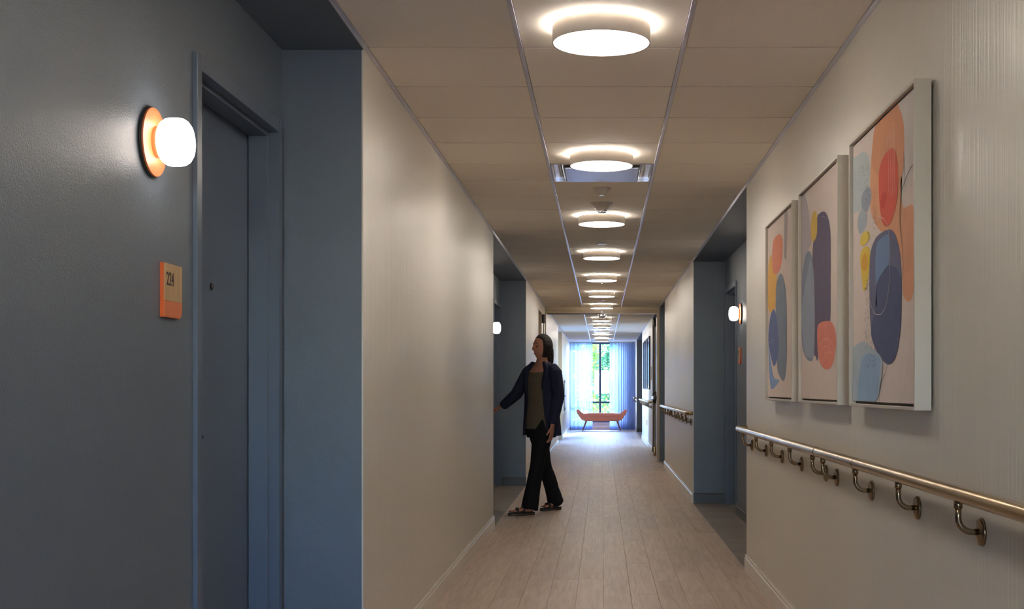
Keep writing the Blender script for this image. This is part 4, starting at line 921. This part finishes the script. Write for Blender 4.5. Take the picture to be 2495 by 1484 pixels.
for a1, a2, a3 in (('shL', 'elL', 'wrL'), ('shR', 'elR', 'wrR')):
    s_, e, w = J[a1], J[a2], J[a3]
    tube(bm, [s_-UP*.005+(P0-s_).normalized()*0+Vector((0, 0, 0)), s_.lerp(e, .3), e, e.lerp(w, .3), w], [.048, .044, .036, .035, .024], 16)
    tube(bm, [Vector((P0.x, P0.y, 1.31)).lerp(s_, .3), s_-UP*.01], [.055, .044], 16)
hand(bm, J['wrL'], Vector((-.10, -.10, -1)), Vector((-.7, .2, 0)), FW, .55)
hand(bm, J['wrR'], Vector((-.85, .30, -.35)), Vector((.1, .2, -1)), Vector((-.2, -1, .1)), .45)
body = fuse(bm, 'body', M['skin'], wm, .0042, 2, .4, OFF)
# eyes, brows, lips
for s in (-1, 1):
    bm = nb(); ell(bm, HEADC+HX*.0690+HY_*s*.027+UP*.003-OFF, .0095, .0115, .0065, HX, HY_, nu=16, nv=10); done(bm, 'eye', M['eye'], wm, smooth=True)
    bm = nb(); tube(bm, [HEADC+HX*.0820+HY_*s*.014+UP*.026-OFF, HEADC+HX*.0780+HY_*s*.030+UP*.030-OFF, HEADC+HX*.0655+HY_*s*.045+UP*.025-OFF], [.0024, .0028, .0016], 8); done(bm, 'eyebrow', M['hair'], wm, smooth=True)
bm = nb(); ell(bm, HEADC+HX*.0745-UP*.063-OFF, .009, .020, .0070, HX, HY_, nu=16, nv=10); done(bm, 'lips', M['lip'], wm, smooth=True)
# hair
def hairf(d, q):
    w = .0012*math.sin(30*math.atan2(d.y, d.z+.001)+3*d.x)
    if d.z < -.1: q = Vector((q.x*(1-.35*max(0, d.x)), q.y*(1-.10*(-d.z)), q.z))
    return q*(1+w*10*.25)
bm = nb()
def skullcap(d, q):
    # leaves the face free: pulled in wherever it would cover forehead, temples and cheeks
    fr = max(0, d.x); cut = min(1, max(0, (fr-.34)*2.2))*max(0, min(1, (.66-d.z)/.22))
    w = 1+.010*math.sin(34*math.atan2(d.y, d.z+.9)+2*d.x)
    q = Vector((q.x, q.y*(1-.12*max(0, -d.z)), q.z))*w
    return q*(1-.45*cut)
ell(bm, HEADC-HX*.012+UP*.008, .094, .084, .116, HX, HY_, UP, skullcap, 64, 44)
nape = HEADC-HX*.066-UP*.040
tube(bm, [nape+UP*.06+HX*.02, nape, nape-HX*.014-UP*.05, nape-HX*.024-UP*.10, nape-HX*.020-UP*.135], [(.050, .064), (.050, .060), (.038, .052), (.026, .038), (.010, .018)], 20, up=HX)
fuse(bm, 'hair', M['hair'], wm, .0045, 2, .4, OFF)
# inner top
def top_ring(z, a, b): 
    return [v for v in ring(bm, c(z), a, b)]
bm = nb(); loft(bm, [ring(bm, c(.775), .176, .130), ring(bm, c(.86), .172, .128), ring(bm, c(1.0), .150, .114), ring(bm, c(1.12), .152, .122), ring(bm, c(1.21), .160, .126), ring(bm, c(1.285), .155, .106, tilt=-.010), ring(bm, c(1.33), .140, .092, tilt=-.030)])
fuse(bm, 'knit_top', M['olive'], wm, .007, 3, .5, OFF)
# jacket: an open-fronted shell plus sleeves
def arc(bm, ctr, a, b, gap, n=44, th=.012, tilt=0):
    """thick C-shaped section as a closed outline, open towards FW"""
    out, inn = [], []
    g0 = PI/2+gap[0]; g1 = PI/2+2*PI-gap[1]
    for k in range(n):
        t = g0+(g1-g0)*k/(n-1); fold = 1+.018*math.sin(7*t+ctr.z*9)
        for L_, s in ((out, 0), (inn, th)):
            L_.append(bm.verts.new(ctr+SH*math.cos(t)*(a*fold-s)+FW*math.sin(t)*(b*fold-s)+UP*(tilt*math.sin(t))))
    return out+inn[::-1]
bm = nb()
spec_ = [(.715, .200, .158, (.55, .95)), (.80, .196, .152, (.52, .90)), (.92, .186, .142, (.46, .80)), (1.04, .178, .136, (.42, .72)), (1.14, .180, .138, (.42, .70)), (1.22, .184, .134, (.48, .74)), (1.28, .178, .118, (.58, .80)), (1.325, .160, .100, (.72, .85)), (1.365, .118, .084, (.85, .90)), (1.395, .082, .072, (.95, .95))]
rs = [arc(bm, c(z, .004), a, b, g) for z, a, b, g in spec_]
n_ = len(rs[0])
for A_, B_ in zip(rs, rs[1:]):
    for k in range(n_): bm.faces.new((A_[k], A_[(k+1) % n_], B_[(k+1) % n_], B_[k]))
h = n_//2
for R_, fl_ in ((rs[0], 0), (rs[-1], 1)):
    for k in range(h-1):
        q = (R_[k], R_[k+1], R_[n_-2-k], R_[n_-1-k]); bm.faces.new(q if fl_ else q[::-1])
for a1, a2, a3 in (('shL', 'elL', 'wrL'), ('shR', 'elR', 'wrR')):
    s_, e, w = J[a1], J[a2], J[a3]; inn = Vector((P0.x, P0.y, s_.z-.02)).lerp(s_, .55)
    tube(bm, [inn+UP*.012, s_.lerp(inn, .25)+UP*.004, s_.lerp(e, .12), s_.lerp(e, .40), e, e.lerp(w, .35), e.lerp(w, .96)], [.050, .056, .064, .062, .056, .052, .046], 20)
# lapels
for g, sg in ((.56, 1), (.80, -1)):
    pts = []
    for z, a, b, gp in spec_[4:]:
        t = PI/2+(gp[0] if sg > 0 else -gp[1]); pts.append(c(z, .004)+SH*math.cos(t)*(a+.004)+FW*math.sin(t)*(b+.004))
    tube(bm, pts, [(.010, .010), (.012, .022), (.013, .028), (.013, .026), (.014, .022), (.012, .018)], 12, up=FW)
fuse(bm, 'jacket', M['navy'], wm, .0065, 3, .5, OFF)
# trousers
bm = nb()
loft(bm, [ring(bm, c(.70), .150, .118), ring(bm, c(.80), .168, .124), ring(bm, c(.90), .158, .116), ring(bm, c(.98), .142, .106)])
for hp, kn, an in (('hipL', 'kneL', 'ankL'), ('hipR', 'kneR', 'ankR')):
    h_, k_, a_ = J[hp], J[kn], J[an]; hem = Vector((a_.x+(.004 if an == 'ankL' else .0), a_.y, .050 if an == 'ankL' else .062))
    tube(bm, [h_+UP*.03, h_.lerp(k_, .35), h_.lerp(k_, .75), k_, k_.lerp(hem, .4), k_.lerp(hem, .75), hem], [(.095, .100), (.090, .092), (.074, .076), (.066, .070), (.066, .074), (.072, .080), (.078, .086)], 26, up=(1, 0, 0))
tr_ = fuse(bm, 'trousers', M['trouser'], wm, .0065, 3, .5, OFF)
for v in tr_.data.vertices:
    n1 = noise.noise(Vector((v.co.x*16, v.co.y*16, v.co.z*3.5))); v.co += v.normal*n1*.009
# sandals
for an in ('ankL', 'ankR'):
    a = J[an]; d = FD[an]; sd = UP.cross(d); base = Vector((a.x, a.y, 0))-OFF; sg = 1 if an == 'ankL' else -1
    ol = [(-.055, .0), (-.045, .028), (0, .034), (.06, .036), (.12, .046), (.165, .042), (.195, .022), (.202, 0), (.192, -.026), (.16, -.042), (.11, -.040), (.05, -.032), (0, -.032), (-.045, -.026)]
    ol = catmull(ol, True, 3); zt = .024 if an == 'ankL' else .028
    bm = nb(); prism(bm, ol, lambda u, v: base+d*u+sd*v+UP*.0, lambda u, v: base+d*u+sd*v+UP*zt)
    so = done(bm, 'sandal', M['leather'], wm)
    bm = nb(); prism(bm, [(u*1.012, v*1.03) for u, v in ol], lambda u, v: base+d*u+sd*v+UP*.008, lambda u, v: base+d*u+sd*v+UP*.012); done(bm, 'sole_band', M['cork'], so)
    for u0, r0 in ((.055, .040), (.115, .045)):
        bm = nb(); tube(bm, [base+d*(u0+.012*math.cos(PI*k/8))+sd*r0*math.cos(PI*k/8)+UP*(zt-.006+(.070 if u0 < .1 else .050)*math.sin(PI*k/8)) for k in range(9)], [(.004, .015)]*9, 10, up=UP); done(bm, 'strap', M['leather'], so, smooth=True)
    bm = nb(); tube(bm, [base-d*.028*math.cos(PI*(k-4)/9.0)+sd*.036*math.sin(PI*(k-4)/9.0)+UP*(zt+.035) for k in range(9)], [(.008, .003)]*9, 10); done(bm, 'strap', M['leather'], so, smooth=True)
